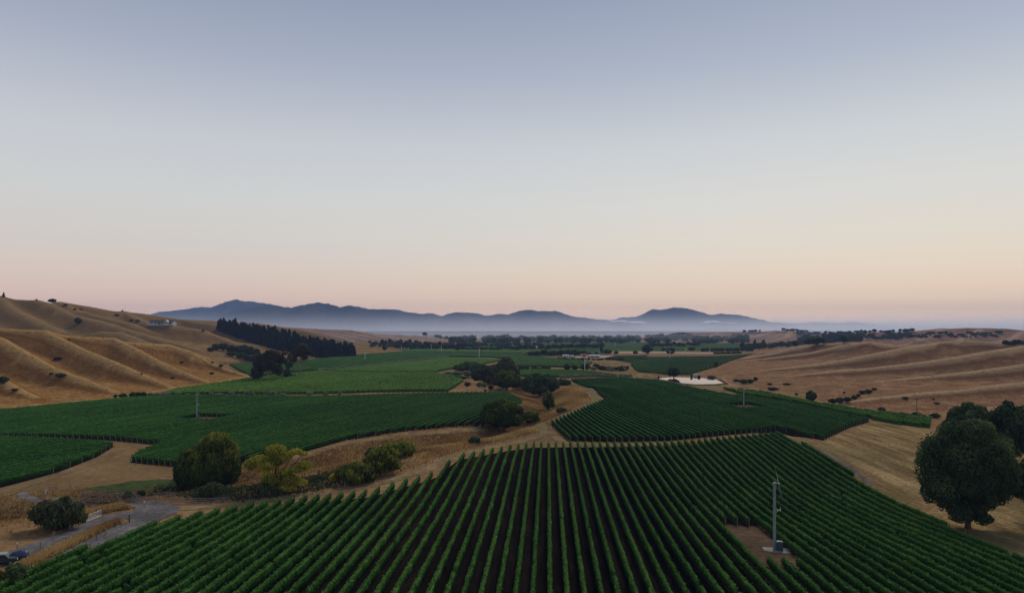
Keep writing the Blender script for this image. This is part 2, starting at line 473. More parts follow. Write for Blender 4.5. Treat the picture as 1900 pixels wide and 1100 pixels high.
RT1 = Hill([
    [(1410, 654, 1050), (1440, 650.5, 980), (1480, 642, 930), (1524, 637, 900), (1579, 635, 850), (1617, 634, 800), (1663, 641, 760), (1690, 639.5, 740), (1741, 635.5, 720), (1778, 632, 705), (1812, 632, 700), (1860, 636, 690), (1900, 641, 690), (2100, 640, 690)],
    [(1524, 637, 900), (1480, 643, 890), (1440, 653, 880), (1380, 664, 850)],
    [(1617, 634, 800), (1562, 640, 800), (1509, 652.5, 800), (1439, 662, 800), (1385, 670, 800)],
    [(1741, 635.5, 720), (1690, 642, 670), (1640, 652, 648), (1584, 663.5, 635), (1520, 674, 620), (1469, 680.5, 610), (1397, 689.5, 600), (1340, 695, 590)],
    [(1900, 641, 640), (1850, 648.5, 592), (1770, 662, 570), (1710, 671, 556), (1620, 681.5, 545), (1537, 688, 538), (1471, 697.5, 532), (1400, 706, 527)],
    [(2000, 655, 540), (1900, 675, 500), (1810, 687.5, 490), (1720, 698, 480), (1610, 710.5, 468), (1540, 718, 462)],
    [(2050, 695, 410), (1900, 708.5, 390), (1850, 713, 385), (1780, 722.5, 376), (1700, 729, 368), (1620, 738.5, 358), (1560, 748, 350)],
    [(2050, 740, 330), (1900, 752, 322), (1800, 760, 318)],
], W(*P((2150, 840), (1900, 795), (1730, 774), (1640, 766), (1560, 754), (1500, 744), (1440, 730), (1390, 720), (1345, 713), (1332, 700), (1281, 695), (1331, 679), (1353, 670), (1402, 655)), ('w', 420, 1250), ('w', 700, 1500), ('w', 1100, 1300), ('w', 1100, 250)),
    0.62, 3.5, 0.5, s=0.5, noise=0.14, nl=34, seed=5, base=0.02, w=24, tail=0.07)

R2A = Hill([
    [(1130, 630, 2500), (1190, 626, 2450), (1240, 620, 2400), (1274, 616.5, 2400), (1306, 617, 2400), (1336, 616.5, 2400), (1377, 615.5, 2350), (1411, 615.5, 2320), (1438, 613.5, 2300), (1466, 613.5, 2300), (1500, 617, 2300), (1560, 620, 2300), (1700, 616, 2300)],
    [(1438, 613.5, 2300), (1405, 622, 2150), (1365, 631, 2000), (1348, 637, 1930)],
    [(1336, 616.5, 2400), (1312, 625, 2200), (1290, 634, 2050)],
    [(1240, 620, 2400), (1225, 627, 2250), (1205, 632, 2150)],
    [(1466, 613.5, 2300), (1462, 624, 2050), (1430, 632, 1900)],
], W(('w', 280, 2250), ('w', 440, 2000), ('w', 600, 1850), ('w', 1800, 1900), ('w', 1800, 3200), ('w', 250, 3200)), 0.34, 9, 0.5, s=1.0, noise=0.6, nl=80, seed=6, w=60, tail=0.10)
R2B = Hill([
    [(1440, 634, 1800), (1500, 626, 1750), (1543, 620, 1700), (1612, 616, 1700), (1651, 616.5, 1700), (1698, 613.5, 1700), (1747, 609.5, 1700), (1808, 608, 1700), (1870, 609.5, 1700), (1900, 613, 1700), (2060, 617, 1700)],
    [(1747, 609.5, 1700), (1722, 621, 1500), (1700, 632, 1330)],
    [(1612, 616, 1700), (1590, 626, 1540), (1560, 635, 1420)],
    [(1900, 613, 1700), (1880, 626, 1460), (1850, 634, 1320)],
    [(1820, 609, 1700), (1800, 622, 1520), (1770, 634, 1360)],
], W(('w', 600, 1800), ('w', 700, 1350), ('w', 1700, 1200), ('w', 1900, 2300), ('w', 620, 2100)), 0.38, 8, 0.5, s=1.0, noise=0.7, nl=60, seed=7, w=55, tail=0.12)
HILLS = [L1, L2, L4, RT1, R2A, R2B]


def T(x, y):
    z = G(x, y)
    for h in HILLS:
        z = np.maximum(z, h.z(x, y))
    return z


_YS = np.concatenate([np.arange(90, 700, 4.0), np.arange(700, 1600, 9.0), np.arange(1600, 3400, 24.0)])


def hit(px, py):
    """first point of the terrain under the sight line through a photo pixel"""
    ys = _YS
    if py > 620: ys = _YS[_YS < 1.25 * F * H / (py - HZ) + 60]
    if py > 690: ys = ys[ys > 0.45 * F * H / (py - HZ)]
    for st in range(2):
        xs = (px - 950.0) * ys / F; zs = H - (py - HZ) * ys / F
        t = T(xs, ys)
        k = np.nonzero(zs <= t + 0.02)[0]
        i = int(k[0]) if len(k) else int(np.argmin(zs - t))
        if st == 0: ys = np.linspace(ys[max(0, i - 1)], ys[min(len(ys) - 1, i + (0 if len(k) else 1))], 14)
    return (float(xs[i]), float(ys[i]), float(t[i]))


def build_hill(name, hl, bbox, cell, mat, floor=-1.5):
    x0, x1, y0, y1 = bbox
    nx, ny = int((x1 - x0) / cell) + 1, int((y1 - y0) / cell) + 1
    X, Y = np.meshgrid(np.linspace(x0, x1, nx), np.linspace(y0, y1, ny))
    z, near = hl.z(X, Y, True)
    keep = z > floor
    z = np.maximum(z, floor)
    idx = np.arange(nx * ny).reshape(ny, nx)
    q = np.stack([idx[:-1, :-1], idx[:-1, 1:], idx[1:, 1:], idx[1:, :-1]], -1).reshape(-1, 4)
    kf = keep.ravel()[q].any(1)
    q = q[kf]
    used = np.unique(q); mp = np.full(nx * ny, -1); mp[used] = np.arange(len(used))
    g = Geo().add(np.stack([X, Y, z], -1).reshape(-1, 3)[used], mp[q])
    me = g.mesh(name, [mat], smooth=True)
    # paler thin crest grass, plus painted relief shading: light crests, dark hollows and slopes
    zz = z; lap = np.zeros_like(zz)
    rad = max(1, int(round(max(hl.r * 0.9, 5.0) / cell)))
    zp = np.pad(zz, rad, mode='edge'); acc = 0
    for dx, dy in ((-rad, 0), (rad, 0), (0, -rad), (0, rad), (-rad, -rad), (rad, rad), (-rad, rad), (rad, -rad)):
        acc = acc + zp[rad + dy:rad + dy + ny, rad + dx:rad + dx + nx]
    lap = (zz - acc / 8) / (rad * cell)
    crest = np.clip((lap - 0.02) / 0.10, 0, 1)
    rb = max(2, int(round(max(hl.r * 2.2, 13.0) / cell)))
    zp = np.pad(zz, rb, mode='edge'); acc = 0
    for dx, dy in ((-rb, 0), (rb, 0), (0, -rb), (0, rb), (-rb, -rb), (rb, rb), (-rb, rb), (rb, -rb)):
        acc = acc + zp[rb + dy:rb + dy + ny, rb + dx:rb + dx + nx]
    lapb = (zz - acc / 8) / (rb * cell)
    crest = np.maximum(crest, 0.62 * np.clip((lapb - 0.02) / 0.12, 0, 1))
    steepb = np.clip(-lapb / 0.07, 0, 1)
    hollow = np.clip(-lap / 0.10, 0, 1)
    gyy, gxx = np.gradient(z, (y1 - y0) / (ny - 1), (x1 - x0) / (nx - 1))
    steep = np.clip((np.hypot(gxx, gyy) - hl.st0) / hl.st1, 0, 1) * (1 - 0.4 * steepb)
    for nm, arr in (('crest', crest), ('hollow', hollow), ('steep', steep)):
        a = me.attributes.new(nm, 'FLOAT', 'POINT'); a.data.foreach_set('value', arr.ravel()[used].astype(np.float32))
    o = link(name, me); tag(o, kind='structure')
    return o


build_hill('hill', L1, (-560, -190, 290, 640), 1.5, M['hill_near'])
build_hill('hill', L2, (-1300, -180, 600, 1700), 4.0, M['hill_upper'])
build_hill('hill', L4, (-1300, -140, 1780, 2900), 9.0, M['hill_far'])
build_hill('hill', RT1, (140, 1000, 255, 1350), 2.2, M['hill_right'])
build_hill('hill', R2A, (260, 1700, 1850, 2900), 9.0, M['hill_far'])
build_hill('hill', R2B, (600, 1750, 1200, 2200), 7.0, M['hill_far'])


def mountain(name, sky, y, seed, cell, spur=2.2):
    rr = rs(seed)
    rg = [[(a, b, y + 250 * math.sin(i * 1.7 + seed)) for i, (a, b) in enumerate(sky)]]
    rg3 = [p3(*p) for p in rg[0]]
    ridges = [[(p[0], p[1], p[2], 0) for p in rg3]]
    for a, b in zip(rg3[:-1], rg3[1:]):
        n = max(1, int(abs(b[0] - a[0]) / (y * 0.022)))
        for i in range(n):
            t = (i + rr.uniform(0.2, 0.8)) / n
            p = [a[k] + t * (b[k] - a[k]) for k in range(3)]
            if p[2] < 60: continue
            ang = -math.pi / 2 + rr.uniform(-0.55, 0.55); Ls = p[2] * rr.uniform(spur, spur * 1.5)
            pts = [(p[0], p[1], p[2], 0)]
            for s in (0.25, 0.5, 0.75, 1.0):
                ang += rr.uniform(-0.25, 0.25)
                pts.append((pts[-1][0] + math.cos(ang) * Ls * 0.25, pts[-1][1] + math.sin(ang) * Ls * 0.25, p[2] * (1 - s) ** 1.15 * rr.uniform(0.85, 1.0) + 2 - 20 * s, 0))
            ridges.append(pts)
            m_ = pts[2]; a2 = ang + rr.choice([-1, 1]) * rr.uniform(0.5, 0.9)
            ridges.append([m_, (m_[0] + math.cos(a2) * Ls * 0.3, m_[1] + math.sin(a2) * Ls * 0.3, m_[2] * 0.3, 0)])
    h = Hill(ridges, None, 0.66, 7, 1, s=3, noise=5, nl=200, seed=seed)
    xs = [p[0] for p in rg3]
    build_hill(name, h, (min(xs) - 300, max(xs) + 300, y - 1500, y + 900), cell, M['mountain'], -3)


mountain('mountain_range', [(250, 596), (275, 583), (300, 578), (345, 573.5), (375, 569), (388, 570), (405, 565), (425, 558), (440, 555.5), (449, 558), (465, 559), (500, 563.5), (520, 568), (560, 576), (640, 590)], 7900, 11, 26)
mountain('mountain_range', [(340, 604), (395, 588), (440, 575), (485, 567.5), (510, 566), (522, 569), (535, 570.5), (560, 566), (588, 561.5), (605, 563), (632, 569.5), (652, 566.5), (668, 570), (690, 574)], 5900, 12, 22)
mountain('mountain_range', [(640, 580), (690, 573), (705, 573), (728, 573.5), (740, 574.5), (760, 580), (785, 581.5), (800, 581), (818, 586), (832, 582), (848, 579), (865, 579), (888, 582), (906, 585), (925, 582.5), (945, 582.5), (965, 577), (983, 574), (1000, 577.5), (1030, 576), (1047, 583), (1070, 587.5), (1100, 591), (1135, 595), (1165, 602)], 6300, 13, 22)
mountain('mountain_range', [(1095, 601), (1140, 592.5), (1152, 589), (1172, 588), (1187, 586.5), (1198, 580), (1211, 573), (1221, 575), (1232, 573.5), (1250, 570), (1275, 572), (1290, 575.5), (1318, 583.5), (1335, 582), (1370, 583.5), (1398, 590), (1430, 596.5), (1465, 600)], 7400, 14, 26)
mountain('mountain_range', [(1440, 601), (1480, 598.5), (1520, 597.5), (1560, 599), (1582, 597), (1612, 600), (1670, 605)], 9600, 15, 40)

# ------------------------------------------------------------------ ground sheet
gx = np.concatenate([-np.geomspace(240, 9400, 40)[::-1], np.arange(-238, 262, 1.6), np.geomspace(263, 9400, 40)])
gy = np.concatenate([np.linspace(-1900, 60, 14), np.arange(64, 470, 1.6), np.geomspace(472, 10600, 75)])
X, Y = np.meshgrid(gx, gy); nx, ny = len(gx), len(gy)
Z = G(X, Y)
idx = np.arange(nx * ny).reshape(ny, nx)
q = np.stack([idx[:-1, :-1], idx[:-1, 1:], idx[1:, 1:], idx[1:, :-1]], -1).reshape(-1, 4)
tag(link('ground', Geo().add(np.stack([X, Y, Z], -1).reshape(-1, 3), q).mesh('ground', [M['ground']], True)), kind='structure')


def drape(name, poly, off, mat, step, kind='structure', label=None):
    bm = bmesh.new()
    f = bm.faces.new([bm.verts.new((x, y, 0)) for x, y in poly])
    bmesh.ops.triangulate(bm, faces=[f])
    xs = [p[0] for p in poly]; ys = [p[1] for p in poly]
    for ax, lo, hi in ((0, min(xs), max(xs)), (1, min(ys), max(ys))):
        s = max(step, (hi - lo) / 160)
        for c in np.arange(lo + s * 0.5, hi, s):
            co = [0, 0, 0]; no = [0, 0, 0]; co[ax] = c; no[ax] = 1
            bmesh.ops.bisect_plane(bm, geom=bm.verts[:] + bm.edges[:] + bm.faces[:], plane_co=co, plane_no=no)
    bmesh.ops.triangulate(bm, faces=bm.faces[:])
    bm.verts.ensure_lookup_table()
    zz = G([v.co.x for v in bm.verts], [v.co.y for v in bm.verts])
    for v, z in zip(bm.verts, zz):
        v.co.z = z + off
    bmesh.ops.recalc_face_normals(bm, faces=bm.faces[:])
    if sum(f.normal.z for f in bm.faces) < 0:
        bmesh.ops.reverse_faces(bm, faces=bm.faces[:])
    me = bpy.data.meshes.new(name); bm.to_mesh(me); bm.free()
    me.materials.append(mat)
    for p in me.polygons: p.use_smooth = True
    o = link(name, me); tag(o, label, kind=kind)
    return o


def px_poly(pts):
    return [at(a, b) for a, b in pts]


def strip(name, pts, width, off, mat, seed=0):
    w_ = [at(a, b) for a, b in pts]
    # resample
    out = []
    for a, b in zip(w_[:-1], w_[1:]):
        n = max(1, int(math.hypot(b[0] - a[0], b[1] - a[1]) / 1.5))
        for i in range(n): out.append((a[0] + (b[0] - a[0]) * i / n, a[1] + (b[1] - a[1]) * i / n))
    out.append(w_[-1]); c = np.array(out)
    for _ in range(6):
        c[1:-1] = (c[:-2] + 2 * c[1:-1] + c[2:]) / 4
    d = np.gradient(c, axis=0); d /= np.linalg.norm(d, axis=1)[:, None] + 1e-9
    nrm = np.stack([-d[:, 1], d[:, 0]], 1)
    rr = rs(seed); k = 5
    wv = width * (1 + 0.18 * np.convolve(rr.normal(0, 1, len(c) + 8), np.ones(9) / 9, 'valid') * 2)
    us = np.linspace(-0.5, 0.5, k)
    V = c[:, None, :] + nrm[:, None, :] * (us[None, :, None] * wv[:, None, None])
    z = G(V[..., 0], V[..., 1]) + off
    v = np.concatenate([V, z[..., None]], -1).reshape(-1, 3)
    idx = np.arange(len(c) * k).reshape(len(c), k)
    q = np.stack([idx[:-1, :-1], idx[:-1, 1:], idx[1:, 1:], idx[1:, :-1]], -1).reshape(-1, 4)[:, ::-1]
    o = link(name, Geo().add(v, q).mesh(name, [mat], True)); tag(o, kind='structure')
    return o


# ------------------------------------------------------------------ vine blocks
def up(pts):
    return [(a, b + 0.05 * (b - 610)) for a, b in pts]


A_POLY = px_poly(up([(283, 966), (320, 959), (358, 950), (395, 944), (422, 940), (455, 932), (508, 926), (560, 919), (622, 914), (692, 907), (744, 891), (792, 879), (811, 872), (851, 842), (907, 832), (947, 825), (987, 820), (1050, 819), (1140, 819), (1240, 817), (1300, 813), (1380, 805), (1442, 800), (1521, 833), (1600, 886), (1710, 946), (1900, 1028), (2050, 1095)])) + [(128, 62), (-100, 62), (-99, 82), at(-130, 1140), at(0, 1091)]
B_POLY = px_poly([(1022, 787), (1058, 818), (1153, 820), (1240, 818), (1300, 812), (1400, 803), (1442, 797), (1505, 813), (1527, 817), (1578, 793), (1615, 782), (1500, 758), (1382, 739), (1330, 731), (1273, 719), (1220, 708), (1150, 703), (1060, 706), (1126, 743)])
C_POLY = px_poly([(955, 738), (972, 748), (940, 765), (893, 794), (886, 791), (747, 801), (643, 817), (556, 842), (449, 860), (380, 864), (320, 866), (241, 858), (262, 842), (291, 832), (297, 826), (212, 818), (0, 812), (-250, 808), (-250, 796), (-100, 779), (0, 765), (240, 741.5), (480, 738), (690, 736), (860, 731.5), (940, 731)])
D_POLY = px_poly([(0, 816), (-250, 812), (-250, 930), (0, 905), (105, 877), (180, 848), (212, 828)])
E_POLY = px_poly([(330, 724), (400, 714), (466, 703), (560, 693), (590, 690.5), (680, 692.6), (803, 692.6), (817, 697), (856, 700), (859, 709), (843, 720), (830, 727), (690, 728), (480, 732), (300, 734)])
E2_POLY = px_poly([(600, 689.5), (720, 678), (832, 664.5), (935, 668), (870, 682), (845, 684), (803, 691.5), (680, 691.5)])
E3_POLY = px_poly([(425, 678), (475, 675), (535, 672), (596, 667), (657, 660), (744, 653), (980, 656), (960, 664), (832, 662.5), (720, 676), (600, 687.5), (540, 691), (466, 700)])
E4_POLY = px_poly([(744, 650.3), (830, 649.5), (1000, 652), (985, 655.3), (745, 652.3)])
F_POLY = px_poly([(1340, 722), (1400, 728), (1455, 737), (1500, 748), (1600, 764), (1728, 779), (1725, 795), (1660, 787), (1615, 777.5), (1500, 753), (1382, 734)])
G1_POLY = px_poly([(955, 689), (1000, 687), (1087, 689), (1150, 697), (1040, 700.5), (965, 699)])
G2_POLY = px_poly([(880, 658), (960, 660), (1060, 668), (1100, 673), (1085, 684), (1000, 680), (950, 681), (945, 668)])
G3_POLY = px_poly([(1180, 664), (1326, 660.5), (1400, 656), (1353, 671), (1331, 680), (1278, 696), (1241, 696), (1182, 690), (1170, 677), (1202, 668)])
G4_POLY = px_poly([(1060, 646), (1390, 645), (1385, 650), (1120, 651), (1060, 650)])
G5_POLY = px_poly([(1020, 640), (1260, 640), (1300, 642.5), (1040, 643)])
CLEAR_A = [at(a, b) for a, b in ((1350, 968), (1404, 962), (1502, 1042), (1560, 1105), (1500, 1105), (1404, 1026))]
# clearings around the wind machines (bare ground, rows interrupted)
WM_A, WM_B, WM_C = at(1437, 1021), at(1380, 756.5), at(365, 779)


def clear_rect(c, ang, hu, hv):
    d = np.array([math.sin(ang), math.cos(ang)]); n = np.array([d[1], -d[0]]); c = np.array(c)
    return [tuple(c + n * a * hu + d * b * hv) for a, b in ((-1, -1), (1, -1), (1, 1), (-1, 1))]


ANG_A = math.atan2(66, F); ANG_B = math.atan2(-125, F); ANG_C = math.atan2(330, F); ANG_E = math.atan2(420, F)
CA = clear_rect((WM_A[0] - 1.2, WM_A[1] + 3.5), ANG_A, 3.9, 14.0)
CB = clear_rect((WM_B[0] + 2.0, WM_B[1] + 2.0), ANG_B, 7.0, 11.0)
CC = clear_rect((WM_C[0] + 3.0, WM_C[1] + 1.0), ANG_C, 9.0, 8.0)


def row_lines(poly, ang, spacing, holes=(), u_off=0.0, minlen=4.0):
    d = np.array([math.sin(ang), math.cos(ang)]); n = np.array([d[1], -d[0]])
    def cross(pl, u):
        ts = []
        for i in range(len(pl)):
            a, b = np.array(pl[i]), np.array(pl[(i + 1) % len(pl)])
            ua, ub = a @ n - u, b @ n - u
            if (ua > 0) != (ub > 0):
                s = ua / (ua - ub); ts.append(float((a + s * (b - a)) @ d))
        ts.sort()
        return list(zip(ts[0::2], ts[1::2]))
    us = [np.array(p) @ n for p in poly]
    k0, k1 = math.ceil((min(us) - u_off) / spacing), math.floor((max(us) - u_off) / spacing)
    out = []
    for k in range(k0, k1 + 1):
        u = k * spacing + u_off
        iv = cross(poly, u)
        for hp in holes:
            for h0, h1 in cross(hp, u):
                nv = []
                for a, b in iv:
                    if h1 <= a or h0 >= b: nv.append((a, b)); continue
                    if h0 > a: nv.append((a, h0))
                    if h1 < b: nv.append((h1, b))
                iv = nv
        for a, b in iv:
            if b - a >= minlen:
                p, q_ = n * u + d * a, n * u + d * b
                out.append((k, tuple(p), tuple(q_)))
    return out


def smooth_noise(rr, n, w):
    return np.convolve(rr.normal(0, 1, n + w - 1), np.ones(w) / math.sqrt(w), 'valid')


CU = np.array([-0.16, -0.27, -0.24, 0.0, 0.24, 0.27, 0.16]); CZ = np.array([0.50, 1.00, 1.66, 1.84, 1.66, 1.00, 0.50])


def vigour(x, y):
    return (np.sin(x / 9.0 + 2 * np.sin(y / 23.0)) * np.sin(y / 13.0 + 1.5 * np.sin(x / 17.0)) + 0.6 * np.sin(x / 31.0 + y / 41.0) + 0.5 * np.sin(x / 3.7 - y / 5.1)) / 2.1


def row_geo(g, p, q_, step, lpm, lsize, rr, tint=0.5, hs=1.0, wide=1.0, calm=0.0):
    p = np.array(p); q_ = np.array(q_); L = float(np.linalg.norm(q_ - p)); d = (q_ - p) / L; nn = np.array([d[1], -d[0]])
    n = max(3, int(L / step) + 1)
    s = np.linspace(0, L, n)
    c = p + d * s[:, None] + nn * (0.07 * smooth_noise(rr, n, 5))[:, None]
    gz = G(c[:, 0], c[:, 1])
    wv = 1 + (0.08 - 0.05 * calm) * smooth_noise(rr, n, 3); hv = 1 + (0.035 - 0.022 * calm) * smooth_noise(rr, n, 3)
    vg = vigour(c[:, 0], c[:, 1])
    hv = hv * (1 + (0.06 - 0.04 * calm) * vg); wv = wv * (1 + 0.14 * vg)
    gap = (rr.random(n) < 0.005 * (1 - calm))
    gap = gap | np.roll(gap, 1) | (np.roll(gap, 2) & (rr.random(n) < 0.5)); wv = np.where(gap, wv * 0.45, wv); hv = np.where(gap, hv * 0.62, hv)
    m = len(CU)
    U = CU[None, :] * wide * wv[:, None] + rr.normal(0, 0.035, (n, m)); Zc = CZ[None, :] * hs * hv[:, None] + rr.normal(0, 0.035, (n, m))
    taper = np.ones(n); taper[0] = taper[-1] = 0.55
    U *= taper[:, None]
    V = np.empty((n, m, 3)); V[..., :2] = c[:, None, :] + nn * U[..., None]; V[..., 2] = gz[:, None] + Zc
    idx = np.arange(n * m).reshape(n, m)
    qs = np.stack([idx[:-1, :-1], idx[:-1, 1:], idx[1:, 1:], idx[1:, :-1]], -1).reshape(-1, 4)
    ends = [[idx[0, 0], idx[0, 1], idx[0, 5], idx[0, 6]], [idx[0, 1], idx[0, 2], idx[0, 4], idx[0, 5]], [idx[-1, 6], idx[-1, 5], idx[-1, 1], idx[-1, 0]], [idx[-1, 5], idx[-1, 4], idx[-1, 2], idx[-1, 1]]]
    sh_ = np.tile(np.array([-0.15, -0.08, 0.14, 0.14, -0.08, -0.15]) * (1 + 0.8 * calm), n - 1)   # lit tops and shaded sides painted into the tint, with paler young shoots
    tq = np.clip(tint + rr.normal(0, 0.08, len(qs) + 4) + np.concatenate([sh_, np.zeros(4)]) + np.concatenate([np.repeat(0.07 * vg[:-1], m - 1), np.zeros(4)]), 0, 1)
    g.add(V.reshape(-1, 3), np.concatenate([qs, np.array(ends)]), tint=tq)
    k = int(L * lpm)
    if k:
        t = rr.uniform(0, L, k); a = rr.uniform(-0.25 * math.pi, 1.25 * math.pi, k)
        uu = np.cos(a) * (0.31 * wide + 0.05 * rr.normal(0, 1, k)); zz = (1.22 + np.sin(a) * 0.66 + rr.normal(0, 0.07, k)) * hs
        sh = rr.random(k) < 0.05; zz = np.where(sh, zz + rr.uniform(0.05, 0.4, k), zz)
        C = np.empty((k, 3)); C[:, :2] = p + d * t[:, None] + nn * uu[:, None]; C[:, 2] = np.interp(t, s, gz) + zz
        N = np.empty((k, 3)); N[:, :2] = nn * np.cos(a)[:, None]; N[:, 2] = np.sin(a)
        hf = np.interp(t, s, hv); zz = zz * hf; keep_ = hf > rr.uniform(0.55, 0.8, k)
        C[:, 2] = np.interp(t, s, gz) + zz; vt = np.interp(t, s, vg)
        v, f = leaf_quads(C, N, lsize, rr, spread=0.45 - 0.15 * calm)
        g.add(v, f, tint=np.clip(tint + 0.30 * np.clip((zz / hs - 1.45) / 0.5, -0.6, 1) + 0.07 * vt + rr.normal(0.0, 0.12, k), 0, 1))  # leaf tint rises with height, painting in the lit row tops


def leaf_quads(C, N, size, rr, droop=0.0, aspect=1.0, spread=0.75):
    k = len(C)
    n = N + rr.normal(0, spread, (k, 3)); n /= np.linalg.norm(n, axis=1)[:, None] + 1e-9
    r_ = rr.normal(0, 1, (k, 3))
    if droop:
        r_ = r_ * (1 - droop) + np.array([0, 0, -1.0]) * droop * 1.5
    b = r_ - (r_ * n).sum(1)[:, None] * n; b /= np.linalg.norm(b, axis=1)[:, None] + 1e-9
    t = np.cross(n, b)
    s = size * rr.uniform(0.6, 1.35, k)[:, None]
    v = np.stack([C - t * s * 0.5 - b * s * 0.5 * aspect, C + t * s * 0.5 - b * s * 0.5 * aspect, C + t * s * 0.35 + b * s * 0.5 * aspect, C - t * s * 0.35 + b * s * 0.5 * aspect], 1)
    return v.reshape(-1, 3), np.arange(4 * k).reshape(k, 4)


ONES = ['', 'first', 'second', 'third', 'fourth', 'fifth', 'sixth', 'seventh', 'eighth', 'ninth', 'tenth', 'eleventh', 'twelfth', 'thirteenth', 'fourteenth', 'fifteenth', 'sixteenth', 'seventeenth', 'eighteenth', 'nineteenth']
TENS = ['', '', 'twent', 'thirt', 'fort', 'fift', 'sixt', 'sevent', 'eight', 'ninet']


def ordn(n):
    if n < 20: return ONES[n]
    if n >= 100: return 'hundred-and-' + ordn(n - 100) if n > 100 else 'hundredth'
    return TENS[n // 10] + ('ieth' if n % 10 == 0 else 'y-' + ONES[n % 10])


g = Geo(); tube(g, [(0, 0, -0.3), (0, 0, 1.85)], [0.075, 0.07], 6)
POST_ME = g.mesh('end_post', [M['post']])
N_ROWS = 0


def add_row(p, q_, seed, label, group, step, lpm, lsize, tint, hs=1.0, posts=True, wide=1.0, calm=0.0):
    global N_ROWS
    N_ROWS += 1
    rr = rs(seed); g = Geo()
    row_geo(g, p, q_, step, lpm, lsize, rr, tint, hs, wide, calm)
    org = (p[0], p[1], float(G(p[0], p[1])))
    o = link('vine_row', g.mesh('vine_row', [M['vine']], origin=org), loc=org)
    tag(o, label, 'vine row', group)
    d = (np.array(q_) - np.array(p)); d = d / np.linalg.norm(d)
    if posts:
        for s, e in ((-1, p), (1, q_)):
            x, y = e[0] + s * d[0] * 0.55, e[1] + s * d[1] * 0.55
            po = link('end_post', POST_ME, o, (x - org[0], y - org[1], float(G(x, y)) - org[2]))
            lean = s * 0.16
            po.rotation_euler = (-lean * d[1], lean * d[0], 0)
    return o


# nearest block
rowsA = row_lines(A_POLY, ANG_A, 2.36, [CA], 0.35)
ks = sorted({r[0] for r in rowsA}); kmin, kmax = ks[0], ks[-1]
dA = np.array([math.sin(ANG_A), math.cos(ANG_A)]); nA = np.array([dA[1], -dA[0]])
kw = round((np.array(WM_A) @ nA - 0.35) / 2.36)
for i, (k, p, q_) in enumerate(rowsA):
    same = [r for r in rowsA if r[0] == k]
    if len(same) > 1 and p[1] != min(r[1][1] for r in same):
        lab = 'near vine row behind the tall wind machine clearing, %s from the left' % ordn(1 + sum(1 for r in rowsA if r[0] < k and len([s for s in rowsA if s[0] == r[0]]) > 1) // 2)
    elif len(same) > 1:
        lab = 'vine row in front of the tall wind machine clearing, %s from the left' % ordn(1 + sum(1 for r in rowsA if r[0] < k and len([s for s in rowsA if s[0] == r[0]]) > 1) // 2)
    elif k - kmin < 24:
        lab = 'near vine row, %s counted from the one along the gravel road' % ordn(k - kmin + 1) if k > kmin else 'near vine row running right along the edge of the gravel road'
    elif kmax - k < 16:
        lab = 'near vine row, %s counted from the one along the dry mown paddock' % ordn(kmax - k + 1) if k < kmax else 'near vine row running along the edge of the dry mown paddock'
    elif k == 0:
        lab = 'near vine row pointing straight up the middle of the photo'
    elif k > 0 and k < kw:
        lab = 'near vine row, %s to the right of the one pointing straight up' % ordn(k)
    elif k < 0:
        lab = 'near vine row, %s to the left of the one pointing straight up' % ordn(-k)
    else:
        lab = 'near vine row, %s to the right of the tall wind machine' % ordn(k - kw + 1)
    add_row(p, q_, 1000 + i, lab, 'vine rows of the nearest block', 0.5, 75, 0.18, 0.56 + 0.04 * math.sin(k * 1.3))

rowsB = row_lines(B_POLY, ANG_B, 2.4, [CB], 0.0)
kb = sorted({r[0] for r in rowsB})
seen = {}
for i, (k, p, q_) in enumerate(rowsB):
    seen[k] = seen.get(k, 0) + 1
    if k == kb[0]: lab = 'leftmost vine row of the block right of the creek bend'
    elif k == kb[-1]: lab = 'outermost vine row of the block right of the creek, beside the paddock'
    else: lab = 'vine row right of the creek bend, %s from the block\'s left corner' % ordn(k - kb[0] + 1)
    if seen[k] > 1: lab = lab.replace('vine row', 'broken-off far vine row')
    add_row(p, q_, 3000 + i, lab, 'vine rows of the block right of the creek', 1.0, 12, 0.24, 0.40 + 0.05 * math.sin(k * 1.1), calm=0.7)

rowsC = row_lines(C_POLY, ANG_C, 2.5, [CC], 0.0)
kc = sorted({r[0] for r in rowsC}); seen = {}
for i, (k, p, q_) in enumerate(rowsC):
    seen[k] = seen.get(k, 0) + 1
    if k == kc[-1]: lab = 'last vine row at the tip of the left block, by the creek'
    else: lab = 'vine row of the left block, %s back from its tip by the creek' % ordn(kc[-1] - k + 1)
    if seen[k] > 1: lab = lab.replace('vine row', 'far vine row piece' if seen[k] == 2 else 'third vine row piece')
    add_row(p, q_, 5000 + i, lab, 'vine rows of the large left block', 1.0, 5, 0.24, 0.35 + 0.03 * math.sin(k * 1.1), posts=k > kc[-1] - 85, calm=1.0)
rowsD = row_lines(D_POLY, ANG_C, 2.5, [], 0.0)
kd = sorted({r[0] for r in rowsD})
for i, (k, p, q_) in enumerate(rowsD):
    add_row(p, q_, 7000 + i, 'vine row of the small left-edge block, %s from its pale track side' % ordn(kd[-1] - k + 1) if k < kd[-1] else 'vine row of the small left-edge block nearest its pale track',
            'vine rows of the small left-edge block', 0.8, 10, 0.24, 0.36, calm=0.8)

